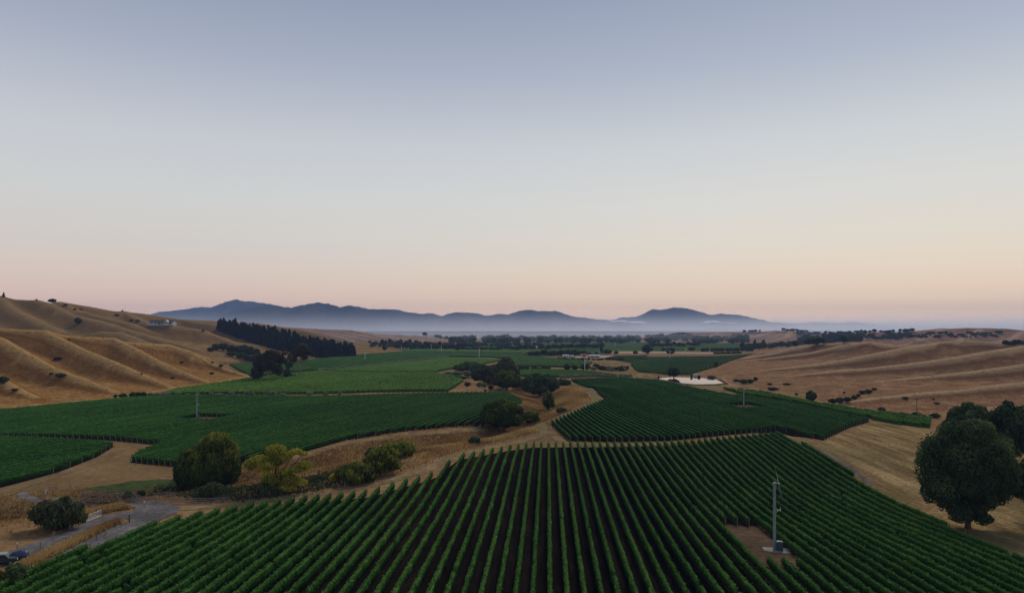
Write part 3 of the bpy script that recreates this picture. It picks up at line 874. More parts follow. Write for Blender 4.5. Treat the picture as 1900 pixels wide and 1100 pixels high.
# distant rows: one mass
g = Geo(); rr = rs(77)
for poly, ang, sp, tint, step, lpm in ((E_POLY, ANG_C, 2.5, 0.78, 1.6, 3), (E2_POLY, ANG_C, 2.6, 0.76, 3.0, 0), (E3_POLY, ANG_E, 2.8, 0.40, 4.0, 0), (E4_POLY, ANG_E, 4.0, 0.85, 8.0, 0),
                                       (F_POLY, ANG_B, 2.5, 0.66, 1.3, 4), (G1_POLY, ANG_E, 2.5, 0.55, 2.5, 0), (G2_POLY, ANG_E, 2.8, 0.55, 4.0, 0), (G3_POLY, ANG_E, 2.8, 0.44, 4.0, 0)):
    for k, p, q_ in row_lines(poly, ang, sp, [], 0.0, 6.0):
        row_geo(g, p, q_, step, lpm, 0.5, rr, tint, 1.0, 1.15)
tag(link('vine_rows', g.mesh('vine_rows', [M['vine_far']])), 'green vine rows of the distant fields beyond the two middle blocks', 'vine rows', kind='stuff')

for poly, m in ((A_POLY, M['floor']), (B_POLY, M['floor']), (C_POLY, M['floor']), (D_POLY, M['floor']), (E_POLY, M['floor_green']), (E2_POLY, M['floor_green']), (E3_POLY, M['floor_green']), (E4_POLY, M['pasture']), (F_POLY, M['floor_green']),
                (G1_POLY, M['floor_green']), (G2_POLY, M['floor_green']), (G3_POLY, M['floor_green']), (G4_POLY, M['pasture']), (G5_POLY, M['pasture'])):
    drape('vineyard_floor' if m is not M['pasture'] else 'pasture', poly, 0.05, m, 3.0)
drape('pasture', px_poly([(690, 640), (830, 636), (1050, 634), (1400, 637), (1420, 645), (1330, 651), (1110, 651.8), (1130, 656), (1095, 660), (1060, 662), (960, 660), (880, 658), (745, 650)]), 0.03, M['pasture'], 20)
def ragged(pl, amp, seed):
    rr = rs(seed); out = []
    for a, b in zip(pl, pl[1:] + pl[:1]):
        L = math.hypot(b[0] - a[0], b[1] - a[1]); n = max(2, int(L / 1.5))
        for i in range(n): out.append((a[0] + (b[0] - a[0]) * i / n + rr.normal(0, amp), a[1] + (b[1] - a[1]) * i / n + rr.normal(0, amp)))
    return out


drape('pasture', px_poly([(1110, 664.5), (1143, 659.5), (1200, 659), (1203, 666), (1172, 674), (1140, 668)]), 0.06, M['floor_green'], 8)
for i, cl in enumerate((CA, CB, CC)):
    drape('bare_ground', ragged(cl, 0.35, i), 0.10, M['bare_patch'], 2.0)

# ------------------------------------------------------------------ roads, tracks, grass, pond
GRAVEL = []
_gp = px_poly([(-140, 1095), (-60, 1052), (46, 1013), (100, 992), (140, 976), (180, 960), (215, 952), (245, 949), (252, 944), (240, 939), (200, 936), (150, 934), (150, 928), (250, 931), (318, 935), (335, 942), (328, 952), (290, 968), (262, 981), (240, 992), (180, 1017), (120, 1045), (66, 1071), (-60, 1130), (-120, 1150), (-75, 1120), (62, 1052), (120, 1023), (180, 992), (225, 972), (242, 966), (232, 960), (180, 976), (140, 992), (100, 1010), (46, 1034), (-60, 1078)]); GRAVEL.append(_gp)
drape('gravel_road', _gp, 0.09, M['gravel'], 1.5)
_gp = px_poly([(150, 934), (100, 933), (60, 932), (33, 925), (32, 916), (48, 912), (58, 919), (75, 927), (150, 928)]); GRAVEL.append(_gp)
drape('gravel_road', _gp, 0.09, M['gravel'], 1.5)
drape('green_grass', px_poly([(150, 908), (175, 903), (240, 893), (300, 889), (330, 890), (330, 905), (255, 911), (180, 912)]), 0.06, M['green_grass'], 1.5)
drape('paddock', px_poly([(1440, 797.5), (1505, 816), (1528, 820), (1580, 796), (1616, 783), (1660, 789), (1726, 797), (1800, 806), (1960, 830), (2150, 900), (2150, 1100), (2050, 1115), (1900, 1046), (1710, 965), (1604, 901), (1524, 845), (1480, 824), (1444, 808)]), 0.04, M['paddock'], 1.8)
strip('gravel_track', [(1524, 836), (1545, 847), (1580, 869), (1604, 888), (1622, 900)], 1.0, 0.10, M['gravel'], 3)
strip('mown_track', [(335, 944), (395, 940), (455, 931), (560, 921), (650, 909), (722, 893), (790, 873), (850, 846), (915, 829), (975, 818), (1010, 806), (1018, 795), (1000, 786)], 3.4, 0.07, M['track'], 4)
strip('mown_track', [(1005, 800), (992, 791), (1008, 781), (1040, 773), (1078, 762), (1102, 748), (1110, 740), (1100, 729), (1078, 717), (1058, 709)], 4.2, 0.07, M['track_green'], 5)
strip('mown_track', [(1018, 800), (1050, 824), (1150, 825.5), (1240, 824), (1330, 816), (1440, 804), (1500, 820)], 3.0, 0.08, M['track'], 6)
strip('mown_track', [(450, 868), (500, 858), (560, 845), (640, 823), (700, 813), (760, 807), (840, 802), (890, 797), (925, 775), (962, 752), (975, 745)], 3.6, 0.07, M['track'], 7)
strip('mown_track', [(-60, 925), (20, 908), (110, 880), (190, 851), (240, 828), (262, 826), (300, 840)], 4.0, 0.07, M['track'], 8)
strip('mown_track', [(470, 735.5), (600, 733.5), (690, 731.5), (800, 730), (850, 729)], 3.2, 0.07, M['yard'], 9)
drape('yard', px_poly([(1062, 661.5), (1095, 659), (1140, 660), (1120, 664), (1080, 665)]), 0.08, M['yard'], 12)
drape('bare_ground', px_poly([(1095, 688.5), (1165, 693), (1215, 692), (1240, 697), (1225, 706), (1160, 698)]), 0.08, M['paddock'], 6)
drape('bare_ground', px_poly([(1090, 674), (1110, 670), (1160, 674), (1168, 682), (1185, 690), (1160, 691), (1150, 680)]), 0.08, M['paddock'], 8)
drape('bare_ground', px_poly([(1110, 651.8), (1200, 652), (1330, 654), (1330, 656), (1200, 655.5), (1130, 655)]), 0.10, M['yard'], 20)
drape('bare_ground', px_poly([(1268, 716), (1300, 712), (1340, 714), (1336, 722), (1380, 733), (1384, 738), (1330, 729)]), 0.08, M['track'], 4)
POND = [(1218, 702), (1240, 699.5), (1262, 699.5), (1300, 700.5), (1330, 704), (1343, 710.5), (1325, 712.5), (1292, 713), (1268, 711), (1240, 706)]
pz = float(np.mean([G(*at(a, b)) for a, b in POND]))
bm = bmesh.new(); bm.faces.new([bm.verts.new((*pw(a, b, 0.3), 0.3)) for a, b in POND]).normal_flip()
bmesh.ops.recalc_face_normals(bm, faces=bm.faces[:])
for f_ in bm.faces:
    if f_.normal.z < 0: f_.normal_flip()
me = bpy.data.meshes.new('pond_water'); bm.to_mesh(me); bm.free(); me.materials.append(M['water'])
tag(link('pond_water', me), kind='structure')
# low earth bank round the pond
pl = np.array([pw(a, b, 0.3) for a, b in POND]); c0 = pl.mean(0)
g = Geo(); rings = []
for s, z in ((0.9, 0.0), (1.0, 0.35), (1.05, 0.5), (1.12, 0.45), (1.3, -0.5)):
    o_ = (pl - c0); o_ = o_ / np.linalg.norm(o_, axis=1)[:, None]
    rings.append(np.concatenate([pl + o_ * (s - 1) * 22, np.full((len(pl), 1), z)], 1))
V = np.stack(rings); n = len(pl); idx = np.arange(5 * n).reshape(5, n); idx = np.concatenate([idx, idx[:, :1]], 1)
q = np.stack([idx[:-1, :-1], idx[:-1, 1:], idx[1:, 1:], idx[1:, :-1]], -1).reshape(-1, 4)
tag(link('pond_bank', g.add(V.reshape(-1, 3), q).mesh('pond_bank', [M['bare_patch']], True)), kind='structure')

# ------------------------------------------------------------------ trees
def blob(w, h, base, nl, rr, low=-0.55, core=0.78):
    """lobes (cx,cy,cz,rx,ry,rz) of an uneven crown"""
    cz = (base + h) / 2; a = w / 2; c = (h - base) / 2
    out = [(0, 0, cz, a * core, a * core, c * core)]
    for i in range(nl):
        z = low + (1 - low) * (i + 0.5) / nl; ph = i * 2.39996 + rr.uniform(-0.4, 0.4)
        rxy = math.sqrt(max(0, 1 - z * z)); s = rr.uniform(0.24, 0.42)
        out.append((math.cos(ph) * rxy * a * (1 - s * 0.9), math.sin(ph) * rxy * a * (1 - s * 0.9), cz + z * c * (1 - s * 0.9), a * s, a * s, max(c, a * 0.7) * s))
    return np.array(out)


def crown(g, lobes, n, size, rr, mat=0, droop=0.0, aspect=1.0, base_t=0.45, top=0.0, spread=0.75, shell=0.16, zmin=0.05, tvar=0.14):
    wgt = (lobes[:, 3] * lobes[:, 5]); wgt = wgt / wgt.sum()
    li = rr.choice(len(lobes), n * 2, p=wgt)
    d = rr.normal(0, 1, (n * 2, 3)); d /= np.linalg.norm(d, axis=1)[:, None]
    rad = np.clip(1 - np.abs(rr.normal(0, shell, n * 2)) + np.abs(rr.normal(0, 0.09, n * 2)), 0.4, 1.25)
    C = lobes[li, :3] + lobes[li, 3:] * d * rad[:, None]
    keep = C[:, 2] > zmin
    for j, L in enumerate(lobes):
        e = (((C - L[:3]) / (L[3:] * 0.82)) ** 2).sum(1)
        keep &= (e > 1) | (li == j)
    C, d, li = C[keep][:n], d[keep][:n], li[keep][:n]
    lt = rr.normal(0, tvar, len(lobes))
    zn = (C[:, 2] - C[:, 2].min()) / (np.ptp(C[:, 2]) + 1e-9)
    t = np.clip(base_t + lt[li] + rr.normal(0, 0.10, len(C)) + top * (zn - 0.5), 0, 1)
    v, f = leaf_quads(C, d, size, rr, droop, aspect, spread)
    g.add(v, f, mat=mat, tint=t)
    return lobes


def sub(lobes, n, rr, lo=0.20, hi=0.40):
    out = [lobes]
    for L in lobes:
        d = rr.normal(0, 1, (n, 3)); d /= np.linalg.norm(d, axis=1)[:, None]
        s = rr.uniform(lo, hi, (n, 1))
        c = L[:3] + L[3:] * d * (0.98 - s * 0.35)
        out.append(np.concatenate([c, L[3:] * s], 1))
    return np.concatenate(out)


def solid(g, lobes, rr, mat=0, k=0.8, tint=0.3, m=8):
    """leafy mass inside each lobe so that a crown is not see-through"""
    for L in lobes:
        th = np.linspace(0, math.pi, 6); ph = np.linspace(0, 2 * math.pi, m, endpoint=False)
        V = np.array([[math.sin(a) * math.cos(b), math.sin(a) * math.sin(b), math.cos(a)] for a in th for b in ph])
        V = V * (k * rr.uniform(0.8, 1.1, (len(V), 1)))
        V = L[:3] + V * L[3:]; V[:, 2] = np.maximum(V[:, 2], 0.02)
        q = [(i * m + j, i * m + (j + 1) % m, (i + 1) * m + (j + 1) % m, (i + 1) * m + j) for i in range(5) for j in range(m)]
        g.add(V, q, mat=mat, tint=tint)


def limbs(g, lobes, h0, r0, rr, n=6, mat=0, lean=(0, 0), roots=1):
    for s in range(roots):
        bx, by = (rr.uniform(-1, 1) * r0 * 2.0, rr.uniform(-1, 1) * r0 * 2.0) if roots > 1 else (0, 0)
        tx, ty = lean[0] + bx * 1.5, lean[1] + by * 1.5
        tube(g, [(bx, by, -0.4), (bx * 1.1 + tx * 0.15, by * 1.1 + ty * 0.15, h0 * 0.35), (bx + tx * 0.6, by + ty * 0.6, h0 * 0.75), (bx + tx, by + ty, h0 * 1.1)], [r0 * 1.35, r0, r0 * 0.85, r0 * 0.7], 8, mat)
        ch = lobes[rr.choice(len(lobes), min(n, len(lobes)), replace=False)]
        for L in ch:
            a = np.array([bx + tx * 0.6, by + ty * 0.6, h0 * 0.75]); b = np.array(L[:3]); mid = (a + b) / 2 + np.array([0, 0, 0.06 * np.linalg.norm(b - a)]) + rr.normal(0, 0.05, 3) * np.linalg.norm(b - a)
            tube(g, [a, mid, b], [r0 * 0.5, r0 * 0.32, r0 * 0.1], 6, mat)


def fit(lobes, w, h):
    """scale lobes so that the crown reaches width w and height h"""
    ex = max((lobes[:, 0] + lobes[:, 3]).max(), -(lobes[:, 0] - lobes[:, 3]).min()); top = (lobes[:, 2] + lobes[:, 5]).max()
    l = lobes.copy(); s = w / 2 / ex; l[:, [0, 1, 3, 4]] *= s
    k = h / top; l[:, [2, 5]] *= k
    return l


def hero(name, label, cat, px, py, wpx, hpx, leafmat, nleaf, size, seed, base=0.1, nl=16, lobes=None, trunk=(0.3, 0.35), bark='bark', group=None, droop=0.0, aspect=1.0, base_t=0.45, top=0.0, sol=0.75, shell=0.16, low=-0.55, pos=None, roots=1, spread=0.5, nlimb=6):
    rr = rs(seed)
    x, y, z = pos if pos else hit(px, py)
    k = y / F; w, h = wpx * k, hpx * k
    if name == 'bush': z -= 0.10 * h
    o = empty(name, (x, y, z - 0.1)); tag(o, label, cat, group)
    if lobes is None:
        lb = fit(blob(w, h, h * base, nl, rr, low), w * 0.97, h * 0.97)
    else:
        lb = np.array(lobes, float) * np.array([w, w, h, w, w, h])
    gt = Geo(); limbs(gt, lb, h * trunk[0], trunk[1], rr, nlimb, roots=roots)
    link('trunk', gt.mesh('trunk', [M[bark]], True), o)
    gc = Geo()
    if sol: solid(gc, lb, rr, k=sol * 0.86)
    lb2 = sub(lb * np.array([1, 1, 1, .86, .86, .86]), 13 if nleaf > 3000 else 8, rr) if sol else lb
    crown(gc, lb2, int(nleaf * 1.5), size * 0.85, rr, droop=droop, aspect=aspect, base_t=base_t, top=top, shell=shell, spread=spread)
    link('crown', gc.mesh('crown', [M[leafmat]]), o)
    return o


# the two willows and the yellow tree by the creek crossing
hero('willow_tree', 'big dome-topped willow with olive top beside the gravel road bend', 'tree', 385, 910, 128, 112, 'willow_leaf', 17000, 0.40, 21,
     lobes=[(-0.22, 0, 0.36, 0.24, 0.22, 0.33), (0.02, 0, 0.32, 0.30, 0.26, 0.32), (0.24, 0.02, 0.34, 0.23, 0.22, 0.33), (0.12, 0, 0.66, 0.23, 0.22, 0.24), (0.17, -0.03, 0.80, 0.21, 0.2, 0.19), (0.02, 0.05, 0.76, 0.16, 0.15, 0.16),
            (0.30, 0, 0.62, 0.15, 0.15, 0.22), (-0.12, -0.04, 0.56, 0.18, 0.16, 0.17), (-0.28, 0.02, 0.50, 0.15, 0.14, 0.16), (-0.38, 0, 0.30, 0.12, 0.12, 0.22), (-0.05, -0.18, 0.30, 0.2, 0.12, 0.26), (0.18, -0.18, 0.36, 0.18, 0.12, 0.28), (0.40, -0.02, 0.36, 0.09, 0.1, 0.16), (-0.20, -0.16, 0.28, 0.16, 0.12, 0.24)],
     trunk=(0.3, 0.45), droop=0.75, aspect=2.2, top=0.75, base_t=0.48, sol=0.78, roots=2)
yl = [(0.02, 0, 0.86, 0.15, 0.14, 0.13), (0.12, 0.02, 0.74, 0.13, 0.12, 0.10), (0.30, 0, 0.84, 0.10, 0.09, 0.06), (0.42, 0, 0.80, 0.07, 0.07, 0.045), (-0.22, 0, 0.66, 0.15, 0.13, 0.11), (-0.36, 0, 0.58, 0.10, 0.1, 0.11), (-0.10, -0.05, 0.58, 0.14, 0.12, 0.10),
      (0.42, 0.03, 0.55, 0.12, 0.11, 0.10), (0.33, 0, 0.48, 0.10, 0.1, 0.07), (-0.02, -0.06, 0.30, 0.14, 0.12, 0.11), (-0.12, 0, 0.38, 0.10, 0.1, 0.09), (0.25, -0.04, 0.28, 0.14, 0.12, 0.11), (0.38, 0, 0.22, 0.10, 0.1, 0.07), (0.14, 0, 0.42, 0.10, 0.1, 0.09), (0.2, -0.05, 0.14, 0.12, 0.1, 0.09), (0.02, 0, 0.66, 0.12, 0.11, 0.1)]
hero('yellowing_tree', 'sparse yellow-green tree with open branches between willow and creek bushes', 'tree', 510, 914, 126, 92, 'yellow_leaf', 6500, 0.30, 22, lobes=yl, trunk=(0.28, 0.24), droop=0.5, aspect=1.5, sol=0, shell=0.38, nlimb=14, roots=2, base_t=0.62)
hero('willow_tree', 'round dark willow standing alone in the middle creek bend', 'tree', 932, 801, 88, 63, 'willow_leaf', 14000, 0.5, 23, base=0.02, nl=22, trunk=(0.25, 0.4), droop=0.6, aspect=1.9, base_t=0.42, top=0.3, roots=3)
# right-hand trees
hero('poplar_tree', 'big round dark tree with short trunk on the right-hand paddock', 'tree', 1796, 980, 192, 208, 'dark_leaf', 30000, 0.34, 24,
     lobes=[(-0.05, 0, 0.55, 0.36, 0.33, 0.30), (0.0, 0, 0.78, 0.30, 0.28, 0.19), (-0.26, 0, 0.68, 0.22, 0.22, 0.2), (0.22, 0, 0.70, 0.22, 0.22, 0.19), (-0.36, 0, 0.52, 0.15, 0.18, 0.18), (0.33, 0, 0.54, 0.16, 0.18, 0.18), (-0.28, -0.1, 0.38, 0.17, 0.16, 0.15), (0.0, -0.22, 0.46, 0.26, 0.15, 0.22), (-0.1, 0.05, 0.30, 0.2, 0.18, 0.15),
            (0.06, -0.05, 0.24, 0.14, 0.13, 0.11), (0.22, -0.05, 0.36, 0.13, 0.13, 0.10), (0.2, 0.02, 0.22, 0.09, 0.09, 0.07), (0.0, 0.05, 0.16, 0.14, 0.14, 0.10), (0.30, 0.02, 0.30, 0.13, 0.13, 0.10), (-0.33, 0.02, 0.32, 0.12, 0.12, 0.10), (-0.14, -0.1, 0.15, 0.11, 0.11, 0.08), (0.06, -0.12, 0.12, 0.09, 0.09, 0.06), (-0.18, -0.02, 0.24, 0.13, 0.12, 0.10), (-0.08, -0.06, 0.17, 0.1, 0.1, 0.08), (0.1, -0.02, 0.14, 0.07, 0.07, 0.06), (0.12, -0.2, 0.68, 0.2, 0.14, 0.17), (-0.16, -0.2, 0.64, 0.2, 0.14, 0.17), (0.08, 0, 0.90, 0.17, 0.16, 0.09), (-0.1, 0.02, 0.87, 0.15, 0.14, 0.09), (-0.40, 0, 0.62, 0.09, 0.1, 0.1), (0.36, -0.05, 0.42, 0.11, 0.1, 0.09)],
     trunk=(0.2, 0.5), base_t=0.58, top=0.3, sol=0.74, shell=0.2)  # crown tint rises upward to paint in the highlight on top
hero('poplar_tree', 'dark leafy tree rising just behind the big right-hand tree', 'tree', 1800, 870, 100, 130, 'dark_leaf', 11000, 0.5, 25, base=0.05, nl=20, trunk=(0.25, 0.4), base_t=0.55, top=0.2)
hero('poplar_tree', 'dark leafy tree at the right edge, behind and right of big tree', 'tree', 1878, 872, 100, 132, 'dark_leaf', 11000, 0.5, 26, base=0.05, nl=20, trunk=(0.25, 0.4), base_t=0.55, top=0.2)
hero('poplar_tree', 'dark low-crowned tree cut by the right edge of the photo', 'tree', 1912, 962, 80, 118, 'dark_leaf', 9000, 0.45, 27, base=0.14, nl=18, trunk=(0.25, 0.4), base_t=0.55, top=0.2)
# tree clump up the creek
for spec in (('dense_tree', 'large round black-green tree at the near end of creek clump', 1001, 735, 80, 45, 'dark_leaf', 8000, 31),
             ('dense_tree', 'yellow-green rounded tree in the creek clump, left of black-green tree', 938, 724, 58, 40, 'olive_leaf', 6500, 32),
             ('dense_tree', 'dark rounded tree on the left side of creek clump', 903, 714, 62, 40, 'bush_leaf', 6500, 33),
             ('dense_tree', 'dark broad tree in the middle of creek clump behind yellow-green one', 935, 702, 64, 32, 'bush_leaf', 5500, 34),
             ('dense_tree', 'tallest airy-topped tree at the back of creek clump', 939, 690, 34, 30, 'euc_leaf', 4000, 35),
             ('dense_tree', 'wide dark tree at far left end of creek clump', 872, 690, 52, 21, 'dark_leaf', 4500, 36),
             ('dense_tree', 'small dark tree at left tip of creek clump', 850, 689, 24, 14, 'dark_leaf', 2500, 37),
             ('bush', 'low dark bush between black-green tree and brown bank', 1044, 714, 34, 13, 'dark_leaf', 2200, 38),
             ('bush', 'dark bush under the black-green tree on its left', 968, 716, 30, 18, 'dark_leaf', 2200, 39)):
    nm, lb_, a, b, w_, h_, lm, nlf, sd = spec
    hero(nm, lb_, 'tree' if 'tree' in nm else 'bush', a, b, w_, h_, lm, nlf, 0.75 if nlf > 4000 else 0.65, sd, base=0.0, nl=18, trunk=(0.3, 0.4), base_t=0.58, top=0.3 if lm == 'olive_leaf' else 0.12, sol=0.78, droop=0.3, aspect=1.3, roots=2)
# creek bushes
for i, (lb_, a, b, w_, h_, lm) in enumerate((('grey-green shrubby bush growing against the foot of the big willow', 392, 924, 44, 32, 'bush_leaf'), ('large dark bush in the gully left of the gate', 107, 982, 104, 68, 'bush_leaf'),
                                         ('green willow bush low in the creek, nearest the track', 660, 894, 84, 42, 'willow_leaf'), ('tall green willow bush in the middle of the creek bushes', 710, 876, 76, 56, 'willow_leaf'),
                                         ('small dark round bush left of the tall creek bush', 690, 848, 22, 20, 'dark_leaf'), ('green bush behind the tall creek bush', 738, 846, 70, 34, 'willow_leaf'),
                                         ('small dark bush upstream alone on the straw bank', 881, 824, 24, 16, 'dark_leaf'), ('bush leaning out right of the round creek willow', 985, 786, 40, 30, 'willow_leaf'),
                                         ('tall bush in the narrow gully below the brown bank', 1017, 762, 28, 44, 'olive_leaf'), ('dark low bush at the foot of the brown bank', 1042, 766, 22, 12, 'dark_leaf'),
                                         ('pale yellow weedy bush at creek edge below the bushes', 620, 893, 18, 16, 'yellow_leaf'), ('dark bush under the yellowing tree', 495, 916, 40, 30, 'dark_leaf'),
                                         ('small dark bush beside the track in front of the stockyard grass', 238, 921, 11, 9, 'dark_leaf'), ('second small dark bush beside the track toward the big willow', 262, 921, 13, 10, 'dark_leaf'),
                                         ('dark roadside bush at bottom left corner below the vehicles', 28, 1088, 44, 46, 'dark_leaf'), ('green roadside bush at the very bottom left edge', -8, 1098, 40, 44, 'bush_leaf'))):
    if i == 8: lm = 'willow_leaf'
    hero('bush', lb_, 'bush', a, b, w_, h_, lm, 3200 if w_ > 40 else 1500, 0.36, 50 + i, base=0.0, nl=12, trunk=(0.3, 0.12), droop=0.75, aspect=2.4, sol=0.62, low=-0.35, base_t=0.66, top=0.25, roots=3, shell=0.34)
# gum trees at the foot of the left hills
hero('gum_tree', 'large spreading dark gum tree at the foot of left hill', 'tree', 498, 707, 68, 60, 'euc_leaf', 5200, 0.75, 81,
     lobes=[(-0.30, 0, 0.28, 0.2, 0.2, 0.24), (0.0, 0, 0.55, 0.26, 0.24, 0.28), (0.18, 0, 0.78, 0.22, 0.2, 0.18), (-0.12, 0, 0.74, 0.18, 0.18, 0.16), (0.32, 0, 0.66, 0.16, 0.15, 0.16), (-0.25, 0, 0.52, 0.18, 0.18, 0.16), (0.26, 0, 0.36, 0.16, 0.16, 0.18), (0.05, 0, 0.9, 0.15, 0.14, 0.09), (0.43, 0, 0.85, 0.07, 0.07, 0.05)],
     trunk=(0.35, 0.5), sol=0.7, shell=0.25, bark='pale_bark')
hero('gum_tree', 'slender sparse gum with pale limbs right of the spreading gum', 'tree', 533, 703, 26, 54, 'euc_leaf', 1300, 0.7, 82, lobes=[(0, 0, 0.2, 0.32, 0.3, 0.2), (0.15, 0, 0.5, 0.3, 0.28, 0.14), (-0.1, 0, 0.62, 0.26, 0.25, 0.12), (0.2, 0, 0.78, 0.25, 0.25, 0.1), (-0.15, 0, 0.9, 0.25, 0.25, 0.08)], trunk=(0.3, 0.35), sol=0.4, shell=0.3, bark='pale_bark')
hero('gum_tree', 'tall gum with long bare trunk and umbrella crown', 'tree', 557, 697, 50, 61, 'euc_leaf', 3600, 0.75, 83, lobes=[(0, 0, 0.72, 0.30, 0.3, 0.16), (0.26, 0, 0.74, 0.2, 0.2, 0.11), (-0.22, 0, 0.66, 0.2, 0.2, 0.12), (0.08, 0, 0.9, 0.22, 0.22, 0.10), (-0.26, 0, 0.5, 0.16, 0.16, 0.10), (0.16, 0, 0.55, 0.14, 0.14, 0.08), (0.42, 0, 0.68, 0.1, 0.1, 0.05)], trunk=(0.5, 0.55), sol=0.6, shell=0.25, bark='pale_bark')
hero('bush', 'dark bush at the foot of the slender gum', 'bush', 537, 701, 26, 11, 'dark_leaf', 700, 0.8, 84, base=0.0, nl=8, trunk=(0.3, 0.2))

# shared meshes for repeats (unit: 1 m wide, 1 m tall)
def proto(kind, seed, leafmat, n, size, base, nl, bark='bark', sol=0.75, low=-0.5, top=0.15, droop=0.0):
    rr = rs(seed); lb = fit(blob(1, 1, base, nl, rr, low), 0.98, 0.98)
    g = Geo()
    if sol: solid(g, lb, rr, k=sol * 0.86, m=6)
    crown(g, sub(lb * np.array([1, 1, 1, .86, .86, .86]), 6, rr), n, size, rr, top=top, zmin=0.0, droop=droop)
    tube(g, [(0, 0, -0.08), (0, 0, 0.5)], [0.035, 0.02], 5, mat=1)
    return g.mesh(kind, [M[leafmat], M[bark]])


def conifer(seed):
    rr = rs(seed); g = Geo(); n = 620
    z = rr.beta(1.1, 1.5, n) * 0.9 + 0.08
    prof = (1 - z) ** 0.6 * 0.42 + 0.04; lay = 0.75 + 0.25 * np.sin(z * 60 + rr.uniform(0, 6))
    a = rr.uniform(0, 6.283, n); r_ = prof * lay * np.sqrt(rr.uniform(0.25, 1, n)) * (1 + 0.25 * np.sin(3 * a + seed))
    C = np.stack([np.cos(a) * r_, np.sin(a) * r_, z - 0.08 * r_], 1)
    N = np.stack([np.cos(a), np.sin(a), np.full(n, 0.7)], 1)
    v, f = leaf_quads(C, N, 0.13, rr, 0.3, 0.8)
    g.add(v, f, tint=np.clip(rr.normal(0.45, 0.2, n), 0, 1))
    tube(g, [(0, 0, 0.0), (0, 0, 0.45), (0, 0, 0.95)], [0.16, 0.14, 0.02], 7, mat=0)
    tube(g, [(0, 0, -0.1), (0, 0, 0.2)], [0.03, 0.028], 6, mat=1)
    return g.mesh('pine_tree', [M['pine_leaf'], M['bark']])


PR = {'round': [proto('leafy_tree', 200 + i, 'dark_leaf', 620, 0.12, 0.03, 11) for i in range(4)],
      'olive': [proto('leafy_tree', 210 + i, 'bush_leaf', 620, 0.12, 0.03, 11) for i in range(3)],
      'bush': [proto('bush', 220 + i, 'bush_leaf', 420, 0.15, 0.0, 9, low=-0.2) for i in range(3)],
      'dbush': [proto('bush', 225 + i, 'dark_leaf', 420, 0.15, 0.0, 9, low=-0.2) for i in range(2)],
      'grey': [proto('silver_shrub', 230 + i, 'grey_leaf', 480, 0.13, 0.0, 9, low=-0.3) for i in range(3)],
      'euc': [proto('gum_tree', 240 + i, 'euc_leaf', 420, 0.14, 0.12, 9, sol=0.6) for i in range(2)],
      'poplar': [proto('poplar', 250 + i, 'dark_leaf', 520, 0.13, 0.0, 9) for i in range(2)],
      'pine': [conifer(260 + i) for i in range(4)]}
_pc = 0


def plant(name, kind, label, cat, px, py, wpx, hpx, group=None, sink=0.15, pos=None):
    global _pc
    _pc += 1
    rr = random.Random(_pc)
    me = PR[kind][_pc % len(PR[kind])]
    x, y, z = pos if pos else hit(px, py)
    k = y / F
    o = link(name, me, loc=(x, y, z - sink))
    o.scale = (wpx * k, wpx * k, hpx * k + sink); o.rotation_euler = (0, 0, rr.uniform(0, 6.28))
    tag(o, label, cat, group)
    return o


# pine plantation
rr = rs(9); npine = 0
lowx = [405, 436, 480, 520, 560, 600, 657]; lowy = [614, 625, 641, 651, 659, 665, 663]; hiy = [610, 612, 622, 632, 642, 652, 658]
for i in range(240):
    a = rr.uniform(405, 657) if i > 40 else 405 + 252 * i / 40
    lo, hi = np.interp(a, lowx, lowy), np.interp(a, lowx, hiy)
    b = lo - (lo - hi) * (rr.uniform(0, 1) if i > 40 else rr.uniform(0, 0.1))
    x, y, z = hit(a, b)
    hp = rr.uniform(18, 23) * np.interp(a, [405, 560, 657], [1.0, 1.3, 1.12])
    plant('pine_tree', 'pine', 'dark pine in the dense plantation on the left hillside', 'pine tree', a, b, hp * 0.50, hp, 'pines of the hillside plantation', pos=(x, y, z))
# scrub on the hillside below the pines
for i, (a, b, w_, h_) in enumerate([(392, 652, 16, 8), (402, 650, 20, 13), (415, 651, 22, 15), (428, 655, 20, 15), (441, 657, 22, 16), (452, 656, 20, 17), (463, 660, 22, 18), (474, 662, 20, 16), (447, 665, 22, 11), (460, 669, 22, 12), (478, 670, 20, 14), (430, 661, 20, 9), (468, 671, 16, 10)]):
    plant('bush', 'dbush' if i % 2 else 'bush', 'dark native bush in the thicket below the pine plantation', 'bush', a, b, w_, h_, 'thicket below the pine plantation')
# shrubs along the headland between the two left blocks
for i, (a, b, w_, h_) in enumerate([(214, 738.5, 8, 7), (228, 738.5, 16, 9), (246, 738, 13, 11), (255, 738, 13, 11), (266, 737.5, 14, 11), (278, 737.5, 14, 10), (291, 737, 14, 9), (304, 737, 14, 10), (313, 736.5, 10, 9), (331, 736.5, 16, 9), (348, 736, 12, 7), (366, 736, 12, 7), (392, 735.5, 10, 9), (406, 735.5, 16, 7), (430, 735.5, 13, 10), (463, 735.5, 20, 12), (497, 735, 14, 10), (509, 735, 18, 11), (524, 735, 13, 7), (574, 734.5, 13, 10), (604, 734, 11, 7), (631, 734, 10, 10)]):
    lab = {0: 'leftmost small shrub of the headland line under left hill', 15: 'largest round silver-green shrub in the headland line', 21: 'last silver-green shrub at right end of the headland line', 19: 'third-last silver-green shrub of headland line, rounded'}.get(i, 'silver-green shrub in the headland line between the two left vineyard blocks')
    plant('silver_shrub', 'grey' if i > 4 else 'bush', lab, 'shrub', a, b, w_, h_, 'shrubs along the left headland')
